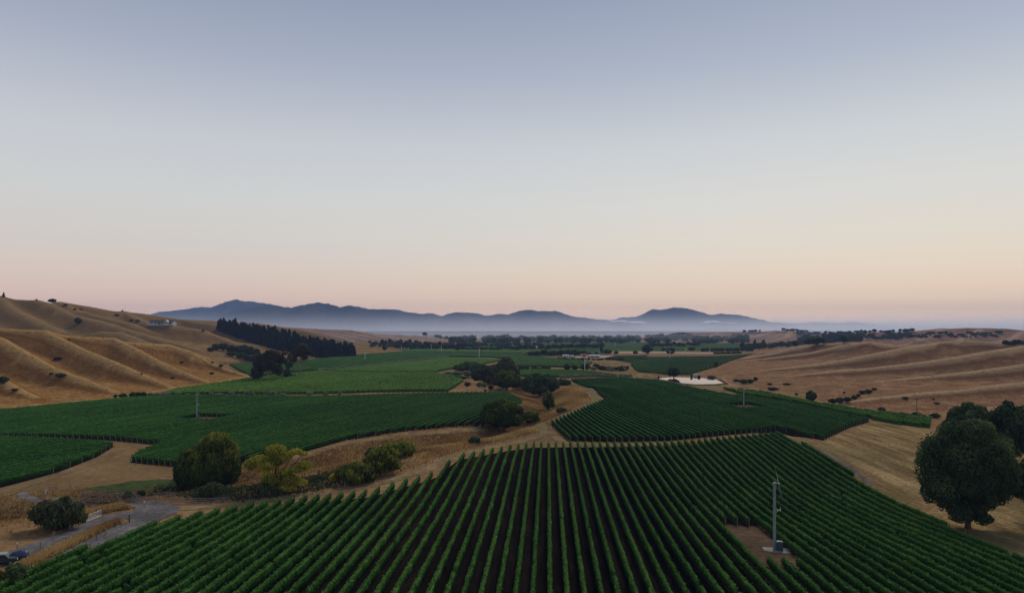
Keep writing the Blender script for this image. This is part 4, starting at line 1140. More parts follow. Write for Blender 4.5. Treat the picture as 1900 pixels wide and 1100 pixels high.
# silver shrubs and small bushes round the creek clump
for i, (a, b, w_, h_, kd_, lab) in enumerate([(833, 696, 22, 7, 'grey', 'grey low shrub at left end of the creek clump'), (849, 696.5, 24, 8, 'grey', 'grey low shrub second from left at creek clump'), (868, 699, 20, 12, 'grey', 'grey rounded shrub touching the dark tree of creek clump'),
                                      (860, 703, 14, 5, 'bush', 'tiny bush on pale ground at vineyard corner near creek clump'), (867, 717, 13, 8, 'bush', 'small lone bush on straw ground left of creek clump'), (889, 718, 12, 10, 'grey', 'grey-green bush in front of dark creek clump tree'),
                                      (899, 719, 14, 10, 'grey', 'second grey-green bush in front of creek clump'), (911, 723, 12, 8, 'bush', 'little bush in front of the yellow-green tree'), (926, 726, 9, 7, 'grey', 'small round bush in front of yellow-green tree, right one'), (900, 726, 6, 4, 'bush', 'tiny bush at field edge below creek clump')]):
    plant('shrub', kd_, lab, 'shrub', a, b, w_, h_)
# right hill scrub
for a, b, w_, h_, kd_, lab in [(1505, 746, 20, 22, 'dbush', 'round dark bush at foot of right hill above bright vines'), (1545, 748, 18, 9, 'bush', 'leftmost bush of the scrub patch at the right hill foot'), (1558, 748, 18, 11, 'bush', 'second bush of the scrub patch at the right hill foot'), (1572, 746, 16, 10, 'bush', 'third bush of scrub patch at right hill foot'),
                               (1585, 741, 12, 8, 'bush', 'fourth bush of scrub patch, running uphill'), (1593, 736, 8, 6, 'bush', 'topmost small bush of the running scrub patch'), (1600, 731, 14, 7, 'bush', 'left bush of pair in the right hill gully'), (1611, 730, 16, 8, 'bush', 'right bush of pair in the right hill gully'), (1622, 724, 10, 5, 'bush', 'small bush above the pair in right hill gully'),
                               (1566, 730, 5, 4, 'bush', 'tiny bush alone above the running scrub patch'), (1680, 740, 12, 4, 'bush', 'flat dark bush on the low right mound'), (1738, 750, 10, 4, 'bush', 'flat dark bush right of the power pole'), (1732, 742, 5, 3, 'bush', 'tiny bush on the slope right of power pole'), (1635, 762, 13, 7, 'dbush', 'dark bush at edge of bright vine strip, left of pole'),
                               (1672, 769, 13, 5, 'dbush', 'low dark bush left of the power pole foot'), (1700, 771, 18, 7, 'dbush', 'low dark bush right at the power pole foot'), (1735, 775, 20, 9, 'bush', 'brownish bush left of the big tree top'), (1640, 762, 8, 4, 'bush', 'small bush beside the dark one on vine strip edge'),
                               (1320, 702, 18, 5, 'dbush', 'low dark bush behind the pond\'s right end'), (1366, 708, 14, 5, 'bush', 'leftmost low bush right of the pond'), (1380, 712, 18, 9, 'dbush', 'dark bush right of the pond behind second wind machine'), (1392, 711, 16, 8, 'dbush', 'dark bush just right of the second wind machine head'), (1402, 707, 9, 8, 'dbush', 'round dark bush at end of pond-side scrub'),
                               (1428, 714, 10, 4, 'bush', 'small low bush on slope right of pond scrub'), (1460, 714, 16, 4, 'dbush', 'flat bush on slope below right hill spur'), (1434, 724, 22, 6, 'dbush', 'flat dark bush above the bright vine strip'), (1478, 733, 7, 4, 'bush', 'small dark bush above bright vine strip corner'), (1329, 682, 10, 12, 'dbush', 'round bush at edge of far field and right hill'),
                               (1283, 700, 5, 6, 'dbush', 'small bush on the far pond bank'), (1297, 701, 6, 5, 'dbush', 'second small bush on the far pond bank'), (1222, 704, 4, 7, 'dbush', 'small dark shrub at pond left tip')]:
    plant('bush', kd_, lab, 'bush', a, b, w_, h_)
plant('leafy_tree', 'round', 'bushy dark tree reflected in the pond', 'tree', 1250, 701, 24, 21)
# left hill scrub
for a, b, w_, h_, kd_, lab in [(145, 602, 14, 13, 'dbush', 'round dark tree alone on the upper left hillside'), (97, 560, 15, 8, 'dbush', 'wind-shaped tree on the left skyline'), (68, 558, 3.4, 3.5, 'dbush', 'tiny bush on left skyline left of wind-shaped tree'), (227, 578, 3, 3.5, 'dbush', 'tiny bush on the skyline above the house'),
                               (122, 567, 10, 3, 'bush', 'dark scrub patch below the wind-shaped tree'), (139, 575, 7, 3, 'bush', 'dark scrub patch, left of two on upper slope'), (150, 575, 8, 2.5, 'bush', 'dark scrub patch, right of two on upper slope'), (217, 586, 11, 3, 'bush', 'brown scrub patch on slope left of the house'),
                               (244, 596, 9, 4, 'dbush', 'dark scrub left of the house, left of two'), (255, 597, 10, 4, 'dbush', 'dark scrub left of the house, nearest it'), (377, 615, 5, 3, 'bush', 'little bush on the knoll right of the house'), (400, 616, 3, 2, 'bush', 'tiny bush on slope before the plantation'),
                               (107, 667, 17, 5, 'dbush', 'dark bush high on the golden left spur face'), (95, 695, 9, 4, 'dbush', 'small dark bush left of pair on golden slope'), (112, 700, 20, 8, 'dbush', 'larger dark bush of pair on golden slope'), (5, 712, 20, 14, 'dbush', 'dark bush cut by left edge on golden slope'), (27, 726, 12, 5, 'bush', 'low grey bush near the left edge of golden slope'),
                               (128, 631, 5, 3, 'bush', 'tiny bush on the front spur crest'), (337, 673, 7, 3, 'bush', 'small scrub on third golden spur'), (410, 680, 9, 4, 'dbush', 'small scrub at right end of golden hill crest'), (395, 673, 6, 3, 'bush', 'small scrub upper right on golden hill crest'), (263, 695, 4, 3, 'bush', 'tiny bush on lower golden spur'), (320, 702, 7, 3, 'bush', 'small scrub low on golden slope'), (393, 694, 9, 4, 'bush', 'small scrub pair at golden hill toe')]:
    plant('bush', kd_, lab, 'bush', a, b, w_, h_)
plant('pine_tree', 'pine', 'small pine on skyline at left edge', 'tree', 7, 551, 6, 8.5)
# far trees one by one
for a, b, w_, h_, kd_, lab in [(1201, 657.5, 21, 20, 'round', 'big round dark tree standing in the middle of far fields'), (1245, 658, 19, 14, 'round', 'round dark tree right of the big far-field tree'), (1231, 651.5, 9, 7, 'round', 'small round tree between the two big far-field trees'), (1179, 657.5, 10, 7, 'round', 'small round bush left of the big far-field tree'),
                               (1143, 657, 10, 6, 'round', 'small round bush right of the poplar clump'), (1127, 657, 18, 9, 'olive', 'broad dark tree right of the thin poplar'), (1107, 657.5, 8, 5, 'round', 'small bush left of the thin poplar'), (1090, 658, 16, 5, 'olive', 'low bushes behind the white sheds'), (1052, 688, 13, 14, 'round', 'pointed dark tree left of the white wind machine'),
                               (1066, 688, 12, 11, 'round', 'round dark tree next left of the white wind machine'), (1086, 688, 19, 14, 'round', 'dark tree right behind the white wind machine'), (1153, 687, 10, 9, 'round', 'dark bush at right end of olive scrub patch'), (714, 651, 10, 12, 'round', 'dark tree at the foot of striped far hill'), (686, 637, 7, 6, 'olive', 'small tree on the pale far left slope'),
                               (1283, 651, 14, 8, 'olive', 'bushy tree in front of the far bush row'), (1152, 668, 14, 5, 'olive', 'dark hedge clump at far track junction')]:
    plant('leafy_tree', kd_, lab, 'tree', a, b, w_, h_)
plant('poplar', 'poplar', 'thin tall poplar beside the broad dark tree in far fields', 'tree', 1116, 658, 7, 24)
plant('poplar', 'poplar', 'left poplar of the pair before the far right hills', 'tree', 1400.5, 648, 7, 19)
plant('poplar', 'poplar', 'right poplar of the pair before the far right hills', 'tree', 1416.5, 648, 8, 19)


def band(name, kinds, label, group, x0, x1, yb0, yb1, n, w_, h_, seed, spread=1.2):
    rr = rs(seed)
    for i in range(n):
        t = (i + rr.uniform(0.1, 0.9)) / n
        a = x0 + (x1 - x0) * t; b = yb0 + (yb1 - yb0) * t + rr.uniform(-spread, spread)
        hp = rr.uniform(*h_)
        plant(name, kinds[int(rr.integers(len(kinds)))], label, 'tree', a, b, rr.uniform(*w_), hp, group)


band('leafy_tree', ['round', 'olive', 'euc'], 'dark tree in the belt at the foot of the striped far hill', 'tree belt below the striped far hill', 735, 862, 648, 648, 26, (9, 16), (8, 15), 301)
band('leafy_tree', ['olive', 'round'], 'hazy tree in front of the striped hill slope', 'trees on the striped far hill', 705, 775, 641, 642, 11, (8, 13), (8, 13), 302)
band('leafy_tree', ['olive', 'round'], 'small tree along the striped far hill skyline', 'trees on striped far hill skyline', 786, 835, 623, 632, 14, (5, 8), (4, 8), 303, 0.6)
band('leafy_tree', ['round', 'olive'], 'low dark tree in the mid-valley belt left of centre', 'mid-valley trees left of centre', 845, 965, 650, 649, 20, (8, 15), (5, 9), 304)
band('leafy_tree', ['round', 'olive'], 'dark tree in the grove behind the white sheds', 'grove behind the white sheds', 980, 1085, 660.5, 659, 22, (9, 15), (7, 12), 305)
band('leafy_tree', ['round', 'olive'], 'dark tree of the farm belt in the middle distance', 'farm belt trees', 950, 1120, 649, 645, 28, (8, 15), (6, 11), 306)
band('leafy_tree', ['bush', 'dbush'], 'round bush in the clipped row across the far right fields', 'bush row across far right fields', 1300, 1398, 653, 652, 17, (7, 10), (6, 8), 307, 0.3)
band('leafy_tree', ['round', 'olive'], 'dark tree at the foot of the far right hills', 'trees at the foot of far right hills', 1205, 1300, 643, 642, 14, (9, 15), (6, 10), 308)
band('leafy_tree', ['round', 'olive'], 'dark tree in the belt running up behind the right hill', 'belt behind the right hill', 1376, 1600, 650, 632, 38, (10, 16), (8, 14), 309, 1.5)
band('leafy_tree', ['round', 'olive'], 'bushy tree on the crest of far right scrub hill', 'trees on far right scrub hill crest', 1500, 1700, 621, 615, 22, (6, 11), (3, 7), 310, 0.8)
band('leafy_tree', ['olive', 'dbush'], 'bushy dark scrub on the flank of far right scrub hill', 'scrub on far right hill flank', 1560, 1860, 627, 620, 36, (8, 16), (3, 6), 311, 5)
band('leafy_tree', ['round'], 'dark trees cut by right edge behind the right hill', 'trees behind the right hill at the right edge', 1862, 1905, 640, 640, 7, (11, 16), (7, 11), 312, 0.5)
band('leafy_tree', ['round', 'olive'], 'tree in hedge-like row on far right skyline', 'skyline row on the far right hill', 1450, 1500, 613.5, 617, 12, (4, 7), (4, 6), 313, 0.2)
band('leafy_tree', ['olive'], 'small tree on the far right skyline left of the row', 'small skyline trees far right', 1376, 1412, 616, 616, 7, (4, 7), (3, 5), 314, 0.3)
band('shrub', ['grey', 'bush'], 'olive-green shrub in the scrub patch behind the white wind machine', 'scrub patch behind white wind machine', 1098, 1165, 684, 687, 15, (10, 16), (5, 9), 315, 2.5)
band('leafy_tree', ['dbush', 'bush'], 'bush in dark hedgerow before the far sheds', 'hedgerow before far sheds', 1030, 1150, 668, 668, 16, (7, 11), (3, 5), 316, 0.6)

# far woods that read as one mass
rr = rs(15); g = Geo()
def wood(x0, x1, y0, y1, n, h0, h1, seed):
    for i in range(n):
        a = rr.uniform(x0, x1); b = rr.uniform(y0, y1)
        x, y, z = hit(a, b); k = y / F; hh = rr.uniform(h0, h1) * k; ww = hh * rr.uniform(0.8, 1.6)
        lb = np.array([[rr.uniform(-.3, .3) * ww, 0, hh * rr.uniform(.4, .65), ww * .4, ww * .4, hh * .38] for _ in range(3)]) + np.array([x, y, z, 0, 0, 0])
        C0 = Geo(); crown(C0, lb, 60, hh * 0.30, rr, zmin=z - 0.5)
        g.add(np.concatenate(C0.v), np.concatenate(C0.q), tint=np.concatenate(C0.qt))
        solid_v = np.array([[math.sin(t) * math.cos(p), math.sin(t) * math.sin(p), math.cos(t)] for t in (0.01, 1.0, 2.0, 3.1) for p in np.linspace(0, 5.2, 6)]) * [ww * .42, ww * .42, hh * .45] + [x, y, z + hh * .45]
        g.add(solid_v, [(r_ * 6 + c, r_ * 6 + (c + 1) % 6, (r_ + 1) * 6 + (c + 1) % 6, (r_ + 1) * 6 + c) for r_ in range(3) for c in range(6)], tint=0.35)


wood(835, 1240, 631, 637, 170, 6, 11, 1)
wood(690, 1000, 640, 644, 60, 5, 8, 2)
wood(1288, 1388, 628, 637, 90, 5, 9, 3)
wood(1195, 1290, 624, 634, 70, 4, 8, 4)
wood(1000, 1150, 626, 630, 60, 3, 6, 5)
wood(1560, 1690, 619, 629, 60, 3, 6, 6)
wood(1700, 1850, 618, 628, 40, 2, 4, 7)
wood(1480, 1600, 622, 634, 80, 4, 8, 8)
tag(link('woodland', g.mesh('woodland', [M['bush_leaf']])), 'dark bluish woodland across the far valley and far right slopes', 'woodland', kind='stuff')


def hedge(name, label, pts, hgt, wid, leafmat, seed, lpm=10, size=0.5):
    w_ = [hit(a, b) for a, b in pts]; g = Geo(); rr = rs(seed)
    org = np.array(w_[0])
    for a, b in zip(w_[:-1], w_[1:]):
        L = math.hypot(b[0] - a[0], b[1] - a[1]); n = max(2, int(L / (wid * 0.8)))
        lb = []
        for i in range(n):
            t = (i + rr.uniform(0.2, 0.8)) / n; h = hgt * rr.uniform(0.75, 1.1)
            x, y = a[0] + t * (b[0] - a[0]) + rr.normal(0, .15), a[1] + t * (b[1] - a[1])
            lb.append((x, y, float(T(x, y)) + h * 0.48, wid * 0.62, wid * 0.62, h * 0.52))
        lb = np.array(lb); solid(g, lb, rr, k=0.85, m=6); crown(g, lb, int(L * lpm), size, rr, zmin=-9)
    tag(link(name, g.mesh(name, [M[leafmat]], origin=org), loc=tuple(org)), label, 'hedge')


hedge('olive_hedge', 'long silver-green hedge running back between two left fields', [(588, 691), (660, 684), (720, 677), (775, 670), (832, 664)], 3.6, 3.0, 'grey_leaf', 401)
hedge('olive_hedge', 'pale olive hedge along the top of the right creek block', [(1040, 702), (1085, 700), (1130, 700), (1172, 700)], 3.2, 2.6, 'grey_leaf', 402)
hedge('windbreak_hedge', 'dark clipped windbreak right of the creek clump', [(955, 686.5), (990, 686.5), (1022, 686)], 4.2, 3.0, 'dark_leaf', 403)
hedge('windbreak_hedge', 'dark low hedge at edge of the far right field', [(1325, 657), (1375, 656)], 4.0, 4.0, 'dark_leaf', 404, 6, 1.0)

# ------------------------------------------------------------------ tall dry grass
rr = rs(91); g = Geo()
ALLP = [A_POLY, B_POLY, C_POLY, D_POLY]
c = np.array(CREEK); seg = np.diff(c, axis=0); ln = np.linalg.norm(seg, axis=1)
N = 75000
si = rr.choice(len(seg), N, p=ln / ln.sum()); t = rr.random(N)
xy = c[si] + seg[si] * t[:, None] + rr.normal(0, 8.5, (N, 2))
ok = np.ones(N, bool)
for pl in ALLP: ok &= ~inside(xy[:, 0], xy[:, 1], pl)


def not_on(xy, pts, wid):
    return seg_dist(xy[:, 0], xy[:, 1], [at(a, b) for a, b in pts]) > wid


ok &= not_on(xy, [(335, 944), (455, 931), (650, 909), (790, 873), (850, 846), (915, 829), (1010, 806), (1000, 786)], 2.3)
ok &= not_on(xy, [(1005, 800), (992, 791), (1040, 773), (1102, 748), (1110, 740), (1058, 709)], 2.8)
ok &= not_on(xy, [(450, 868), (560, 845), (640, 823), (760, 807), (890, 797), (962, 752)], 2.4)
ok &= not_on(xy, [(-60, 925), (110, 880), (240, 828)], 4) & not_on(xy, [(100, 930), (330, 938)], 3.2) & not_on(xy, [(-60, 1062), (46, 1023), (140, 984), (250, 955)], 2.2) & not_on(xy, [(66, 1060), (180, 1004), (290, 960)], 2.4)
for _fl in ([(-200, 935), (30, 914), (130, 906), (330, 908), (330, 865), (240, 858), (200, 850), (110, 884), (-200, 938)],):
    ok &= ~inside(xy[:, 0], xy[:, 1], px_poly(_fl))
GG = px_poly([(150, 908), (240, 893), (330, 890), (330, 905), (180, 912)])
ok &= ~inside(xy[:, 0], xy[:, 1], GG)
for gp in GRAVEL: ok &= ~inside(xy[:, 0], xy[:, 1], gp)
xy = xy[ok]
# verges between and beside the gravel lanes
def scatter(poly, n):
    pl = px_poly(poly); xs = [p[0] for p in pl]; ys = [p[1] for p in pl]
    q_ = np.stack([rr.uniform(min(xs), max(xs), n * 3), rr.uniform(min(ys), max(ys), n * 3)], 1)
    return q_[inside(q_[:, 0], q_[:, 1], pl)][:n]


ver = np.concatenate([scatter([(55, 1048), (110, 1018), (170, 991), (222, 968), (218, 972), (180, 989), (120, 1020), (58, 1056)], 2500), scatter([(28, 1053), (110, 1015), (180, 982), (215, 968), (225, 971), (180, 992), (120, 1022), (62, 1051), (34, 1062)], 7000),
                      scatter([(130, 972), (180, 955), (215, 948), (245, 945), (236, 941), (190, 940), (150, 948), (110, 975)], 4500)])
ver = np.concatenate([ver, scatter([(430, 928), (560, 911), (650, 899), (722, 881), (790, 859), (860, 834), (930, 816), (1000, 800), (1000, 792), (930, 805), (860, 821), (790, 845), (722, 867), (650, 887), (560, 901), (430, 920)], 11000),
                      scatter([(1000, 775), (1040, 762), (1078, 750), (1098, 740), (1085, 727), (1060, 715), (1035, 722), (1025, 745), (1005, 765)], 7000), scatter([(560, 862), (640, 842), (720, 828), (800, 822), (880, 812), (870, 826), (760, 842), (660, 866), (600, 880)], 7000)])
xy = np.concatenate([xy, ver]); isv = np.concatenate([np.zeros(len(xy) - len(ver)), np.ones(len(ver))])
n = len(xy); gz = G(xy[:, 0], xy[:, 1])
pat = 0.5 + 0.25 * np.sin(xy[:, 0] / 5.3) * np.sin(xy[:, 1] / 7.1 + 1)
for k in range(2):
    a = rr.uniform(0, math.pi, n); h = rr.uniform(0.25, 0.75, n) * (1 + 0.4 * isv); w_ = rr.uniform(0.05, 0.15, n)
    dx, dy = np.cos(a) * w_, np.sin(a) * w_; lx, ly = rr.normal(0, .22, n), rr.normal(0, .22, n)
    V = np.empty((n, 4, 3))
    V[:, 0] = np.stack([xy[:, 0] - dx, xy[:, 1] - dy, gz - .05], 1); V[:, 1] = np.stack([xy[:, 0] + dx, xy[:, 1] + dy, gz - .05], 1)
    V[:, 2] = np.stack([xy[:, 0] + dx * .7 + lx, xy[:, 1] + dy * .7 + ly, gz + h], 1); V[:, 3] = np.stack([xy[:, 0] - dx * .5 + lx, xy[:, 1] - dy * .5 + ly, gz + h * 0.8], 1)
    g.add(V.reshape(-1, 3), np.arange(4 * n).reshape(n, 4), tint=np.clip(pat + 0.18 * isv + rr.normal(-0.08, 0.16, n), 0, 1))
tag(link('dry_grass', g.mesh('dry_grass', [M['straw']])), 'tall straw-coloured grass along the creek and gravel road', 'dry grass', kind='stuff')

g = Geo(); rr = rs(95)
bed = [at(a, b) for a, b in [(320, 915), (400, 917), (470, 915), (540, 905), (600, 895), (660, 880), (720, 858)]]
c = np.array(bed); seg = np.diff(c, axis=0); ln = np.linalg.norm(seg, axis=1); N = 16000
si = rr.choice(len(seg), N, p=ln / ln.sum()); t = rr.random(N)
xy = c[si] + seg[si] * t[:, None] + rr.normal(0, 2.6, (N, 2))
ok = ~inside(xy[:, 0], xy[:, 1], A_POLY) & not_on(xy, [(100, 930), (330, 938)], 2.0)
for gp in GRAVEL: ok &= ~inside(xy[:, 0], xy[:, 1], gp)
xy = xy[ok]; n = len(xy)
clump = 0.5 + 0.5 * np.sin(xy[:, 0] / 2.1 + np.sin(xy[:, 1] / 1.7)) * np.sin(xy[:, 1] / 2.9)
C = np.stack([xy[:, 0], xy[:, 1], G(xy[:, 0], xy[:, 1]) + rr.random(n) * (0.25 + 1.0 * clump)], 1)
v, f = leaf_quads(C, np.tile([0, -0.3, 0.8], (n, 1)), 0.42, rr, 0.2, 1.3)
tag(link('undergrowth', g.add(v, f, tint=np.clip(0.45 + rr.normal(0, 0.2, n), 0, 1)).mesh('undergrowth', [M['bush_leaf']])), 'dark weedy growth on the gully floor below the willow', 'undergrowth', kind='stuff')

# ------------------------------------------------------------------ wind machines
def wind_machine(loc, label, mat, hgt=11.8, yaw=0.0, spin=0.0, full=True, group='wind machines standing in the vineyards'):
    o = empty('wind_machine', loc, yaw); tag(o, label, 'wind machine', group)
    g = Geo()
    tube(g, [(0, 0, 0), (0, 0, 0.3), (0, 0, hgt * 0.5), (0, 0, hgt - 0.25)], [0.34, 0.27, 0.26, 0.25], 12)
    tube(g, [(0, 0, hgt - 0.3), (0, 0, hgt - 0.22), (0, 0, hgt - 0.22), (0, 0, hgt - 0.12)], [0.29, 0.37, 0.37, 0.37], 12)
    link('tower', g.mesh('tower', [mat]), o)
    g = Geo(); box(g, (0.0, 0.0, hgt + 0.02), (0.62, 0.42, 0.34), taper=0.8); tube(g, [(0.2, 0, hgt + 0.05), (0.62, 0, hgt + 0.0)], [0.14, 0.1], 8)
    link('gearbox', g.mesh('gearbox', [mat]), o)
    g = Geo(); box(g, (0.3, -0.2, 0.06), (4.4, 3.0, 0.24)); link('base_pad', g.mesh('base_pad', [M['concrete']]), o)
    g = Geo(); box(g, (0.85, -0.1, 0.95), (1.05, 0.95, 1.45), taper=0.94); box(g, (0.85, -0.1, 1.72), (0.8, 0.7, 0.10)); tube(g, [(1.1, 0.1, 1.7), (1.1, 0.1, 2.1)], 0.05, 6)
    eb = link('engine_box', g.mesh('engine_box', [M['steel_dark']]), o)
    g = Geo(); tube(g, [(0.28, 0, hgt * 0.61), (1.0, 0, hgt * 0.60)], 0.055, 6); tube(g, [(1.0, 0, hgt * 0.595), (1.0, 0, hgt * 0.64)], 0.06, 6); tube(g, [(0.28, 0, hgt * 0.57), (0.7, 0, hgt * 0.602)], 0.035, 6)
    link('bracket', g.mesh('bracket', [M['pale_steel']]), o)
    # propeller: hub and two twisted blades
    hub = np.array([0.66, 0, hgt + 0.0])
    pr = empty('propeller', tuple(hub)); pr.parent = o; pr.rotation_euler = (spin, R(-12), 0)
    g = Geo(); tube(g, [(-0.05, 0, 0), (0.12, 0, 0), (0.2, 0, 0)], [0.14, 0.14, 0.04], 8); link('hub', g.mesh('hub', [M['pale_steel']]), pr)
    for s in (1, -1):
        V = []
        for i, rr_ in enumerate(np.linspace(0.1, 3.15, 9)):
            ch = 0.48 * (1 - 0.5 * (rr_ / 3.15)) * (0.6 if i == 0 else 1); tw = R(38 - 26 * rr_ / 3.15) * s
            for cx, th in ((-0.5, 0.0), (0.0, 0.028), (0.5, 0.0), (0.0, -0.028)):
                V.append((cx * ch * math.sin(tw) + th * math.cos(tw) + 0.05, cx * ch * math.cos(tw) - th * math.sin(tw), s * rr_))
        q = [(i * 4 + j, i * 4 + (j + 1) % 4, (i + 1) * 4 + (j + 1) % 4, (i + 1) * 4 + j) for i in range(8) for j in range(4)] + [(32, 33, 34, 35), (3, 2, 1, 0)]
        link('blade', Geo().add(V, q).mesh('blade', [mat]), pr)
    return o


def gz(p): return (p[0], p[1], float(G(*p)))


wmA = wind_machine(gz(WM_A), 'tall grey-green wind machine in its bare clearing among nearest vines', M['steel'], 11.9, R(-10), R(4))
wmC = wind_machine(gz(WM_C), 'slim grey wind machine in the large left vine block', M['steel'], 10.6, R(55), R(12))
wmB = wind_machine(gz(WM_B), 'grey wind machine in the block right of the creek, below pond', M['steel'], 9.9, R(80), R(85))
wmW = wind_machine(gz(at(1085, 690)), 'white wind machine in the small field before the far tree row', M['pale_steel'], 10.5, R(-60), R(28))
for a, b, lab, yw, sp in ((677, 669, 'white wind machine in the far left field, nearest the plantation', -70, 50), (745, 656.5, 'white wind machine at left corner of the bright far field', -100, 35), (800, 651, 'small white wind machine at far edge of left fields, below tree belt', -90, 70),
                      (819, 654.5, 'faint white wind machine right of the far-edge one', -100, 10), (889, 664, 'pale wind machine behind the creek clump on the left', 0, 8), (1243, 666, 'white wind machine in the far field above the pond', -85, 80), (1272, 661, 'faint wind machine beside the bare far-field patch', -90, 75), (1141, 645.5, 'tiny white wind machine beyond the poplar clump', -60, 20)):
    c_ = dup(wmW, gz(pw(a, b))); c_.rotation_euler = (0, 0, R(yw)); c_['label'] = lab
    for ch in c_.children:
        if ch.name.startswith('propeller'): ch.rotation_euler = (R(sp), R(-12), 0)

# power pole
x, y, z = hit(1701, 769)
o = empty('power_pole', (x, y, z)); tag(o, 'thin wooden power pole with crossarm at the right hill foot', 'power pole')
g = Geo(); tube(g, [(0, 0, -0.3), (0, 0, 7.4)], [0.16, 0.11], 8); link('pole', g.mesh('pole', [M['bark']]), o)
g = Geo(); box(g, (0, 0, 7.0), (2.2, 0.14, 0.16)); link('crossarm', g.mesh('crossarm', [M['bark']]), o)
for s in (-0.9, 0, 0.9):
    g = Geo(); tube(g, [(s, 0, 7.08 if s else 7.4), (s, 0, 7.36 if s else 7.62)], [0.06, 0.04], 6); link('insulator', g.mesh('insulator', [M['pale_steel']]), o)

# ------------------------------------------------------------------ buildings
def shed(name, label, loc, L, Wd, hw, hr, rz, wallm, roofm, windows=(), doors=(), ext=(), cat='building'):
    o = empty(name, loc, rz); tag(o, label, cat)
    g = Geo()
    v = [(-L / 2, -Wd / 2, -1.5), (L / 2, -Wd / 2, -1.5), (L / 2, Wd / 2, -1.5), (-L / 2, Wd / 2, -1.5), (-L / 2, -Wd / 2, hw), (L / 2, -Wd / 2, hw), (L / 2, Wd / 2, hw), (-L / 2, Wd / 2, hw), (-L / 2, 0, hw + hr), (L / 2, 0, hw + hr)]
    g.add(v, [(0, 1, 5, 4), (2, 3, 7, 6), (1, 2, 6, 5), (3, 0, 4, 7)], [(5, 6, 9), (7, 4, 8)])
    link('wall', g.mesh('wall', [wallm]), o)
    g = Geo(); e = 0.5; t = 0.18
    for s in (-1, 1):
        a = [(-L / 2 - e, s * (Wd / 2 + e), hw - hr * e / (Wd / 2) + 0.05), (L / 2 + e, s * (Wd / 2 + e), hw - hr * e / (Wd / 2) + 0.05), (L / 2 + e, 0, hw + hr + 0.05), (-L / 2 - e, 0, hw + hr + 0.05)]
        b = [(p[0], p[1], p[2] + t) for p in a]
        g.add(a + b, [(0, 1, 2, 3), (4, 5, 6, 7), (0, 1, 5, 4), (1, 2, 6, 5), (2, 3, 7, 6), (3, 0, 4, 7)])
    link('roof', g.mesh('roof', [roofm]), o)
    for x_, w_, h_, zc in windows:
        g = Geo(); box(g, (x_, -Wd / 2 - 0.03, zc), (w_, 0.10, h_)); link('window', g.mesh('window', [M['glass']]), o)
    for x_, w_, h_ in doors:
        g = Geo(); box(g, (x_, -Wd / 2 - 0.03, h_ / 2), (w_, 0.12, h_)); link('door', g.mesh('door', [M['roof']]), o)
    return o


hx, hy, hz = hit(302, 602.5)
house = shed('farmhouse', 'long low white house with dark roof on the left hillside', (hx, hy, hz + 0.4), 32, 9, 3.4, 2.0, R(-4), M['wall'], M['roof'], [(-12, 2.2, 1.6, 1.9), (-7, 2.6, 1.6, 1.9), (-2.5, 3.4, 2.2, 1.7), (3, 2.0, 1.4, 2.0), (12.6, 2.6, 1.8, 1.8)], [(0.6, 1.4, 2.4)])
g = Geo()
v = [(6, -7.5, -1.5), (11, -7.5, -1.5), (11, -4.6, -1.5), (6, -4.6, -1.5), (6, -7.5, 3.4), (11, -7.5, 3.4), (11, -4.6, 3.4), (6, -4.6, 3.4), (8.5, -7.5, 5.4), (8.5, -4.6, 5.4)]
g.add(v, [(0, 1, 5, 4), (1, 2, 6, 5), (3, 0, 4, 7)], [(4, 5, 8)]); link('gable_wing', g.mesh('gable_wing', [M['wall']]), house)
g = Geo()
for s in (-1, 1):
    a = [(8.5 + s * 2.9, -7.9, 3.12), (8.5 + s * 2.9, -2.5, 3.12), (8.5, -2.5, 5.48), (8.5, -7.9, 5.48)]; b = [(p[0], p[1], p[2] + 0.15) for p in a]
    g.add(a + b, [(0, 1, 2, 3), (4, 5, 6, 7), (0, 1, 5, 4), (1, 2, 6, 5), (2, 3, 7, 6), (3, 0, 4, 7)])
link('gable_roof', g.mesh('gable_roof', [M['roof_pale']]), house)
g = Geo(); box(g, (8.5, -7.53, 2.0), (1.8, 0.1, 1.7)); link('window', g.mesh('window', [M['glass']]), house)
g = Geo(); box(g, (-17.6, 0.5, 0.4), (3.6, 6.5, 3.8)); link('lean_to', g.mesh('lean_to', [M['wall']]), house)
shed('farm_shed', 'long white shed at the end of the far grove', gz(pw(1050, 664)), 8.0, 5, 3.2, 1.0, R(-4), M['wall'], M['roof_pale'], [(2, 1.4, 1, 1.8)], [(-1.5, 2.4, 2.4)])
shed('farm_shed', 'small white hut right of the long white shed', gz(pw(1061, 664)), 3.2, 3, 2.6, 0.9, R(8), M['wall'], M['roof_pale'], [], [(0.2, 1.2, 2)])
shed('farm_shed', 'pale low-roofed packing shed in the bare far yard', gz(pw(1102, 663.5)), 14, 6, 2.6, 1.2, R(6), M['concrete'], M['roof_pale'], [], [(-3, 3, 2.2), (3, 3, 2.2)])
shed('farm_shed', 'brown-roofed shed left of the packing shed', gz(pw(1084, 662)), 10, 6, 2.8, 1.4, R(-8), M['wall'], M['roof_red'], [], [(0, 3, 2.2)])
shed('farm_shed', 'tiny white hut with red roof among far vines', gz(pw(970, 658.5)), 3.0, 3, 3.0, 1.4, R(10), M['wall'], M['roof_red'], [], [(0, 1.2, 2)])
shed('farm_shed', 'white cottage among the middle-distance farm trees', gz(pw(991, 648)), 12, 7, 4, 2, R(5), M['wall'], M['roof_pale'], [(-3, 1.6, 1.4, 2), (3, 1.6, 1.4, 2)])
shed('farm_shed', 'white-roofed building before the far right forest', gz(pw(1257, 639)), 13, 8, 4, 2, R(5), M['wall'], M['roof_pale'], [(-3, 1.6, 1.4, 2)])
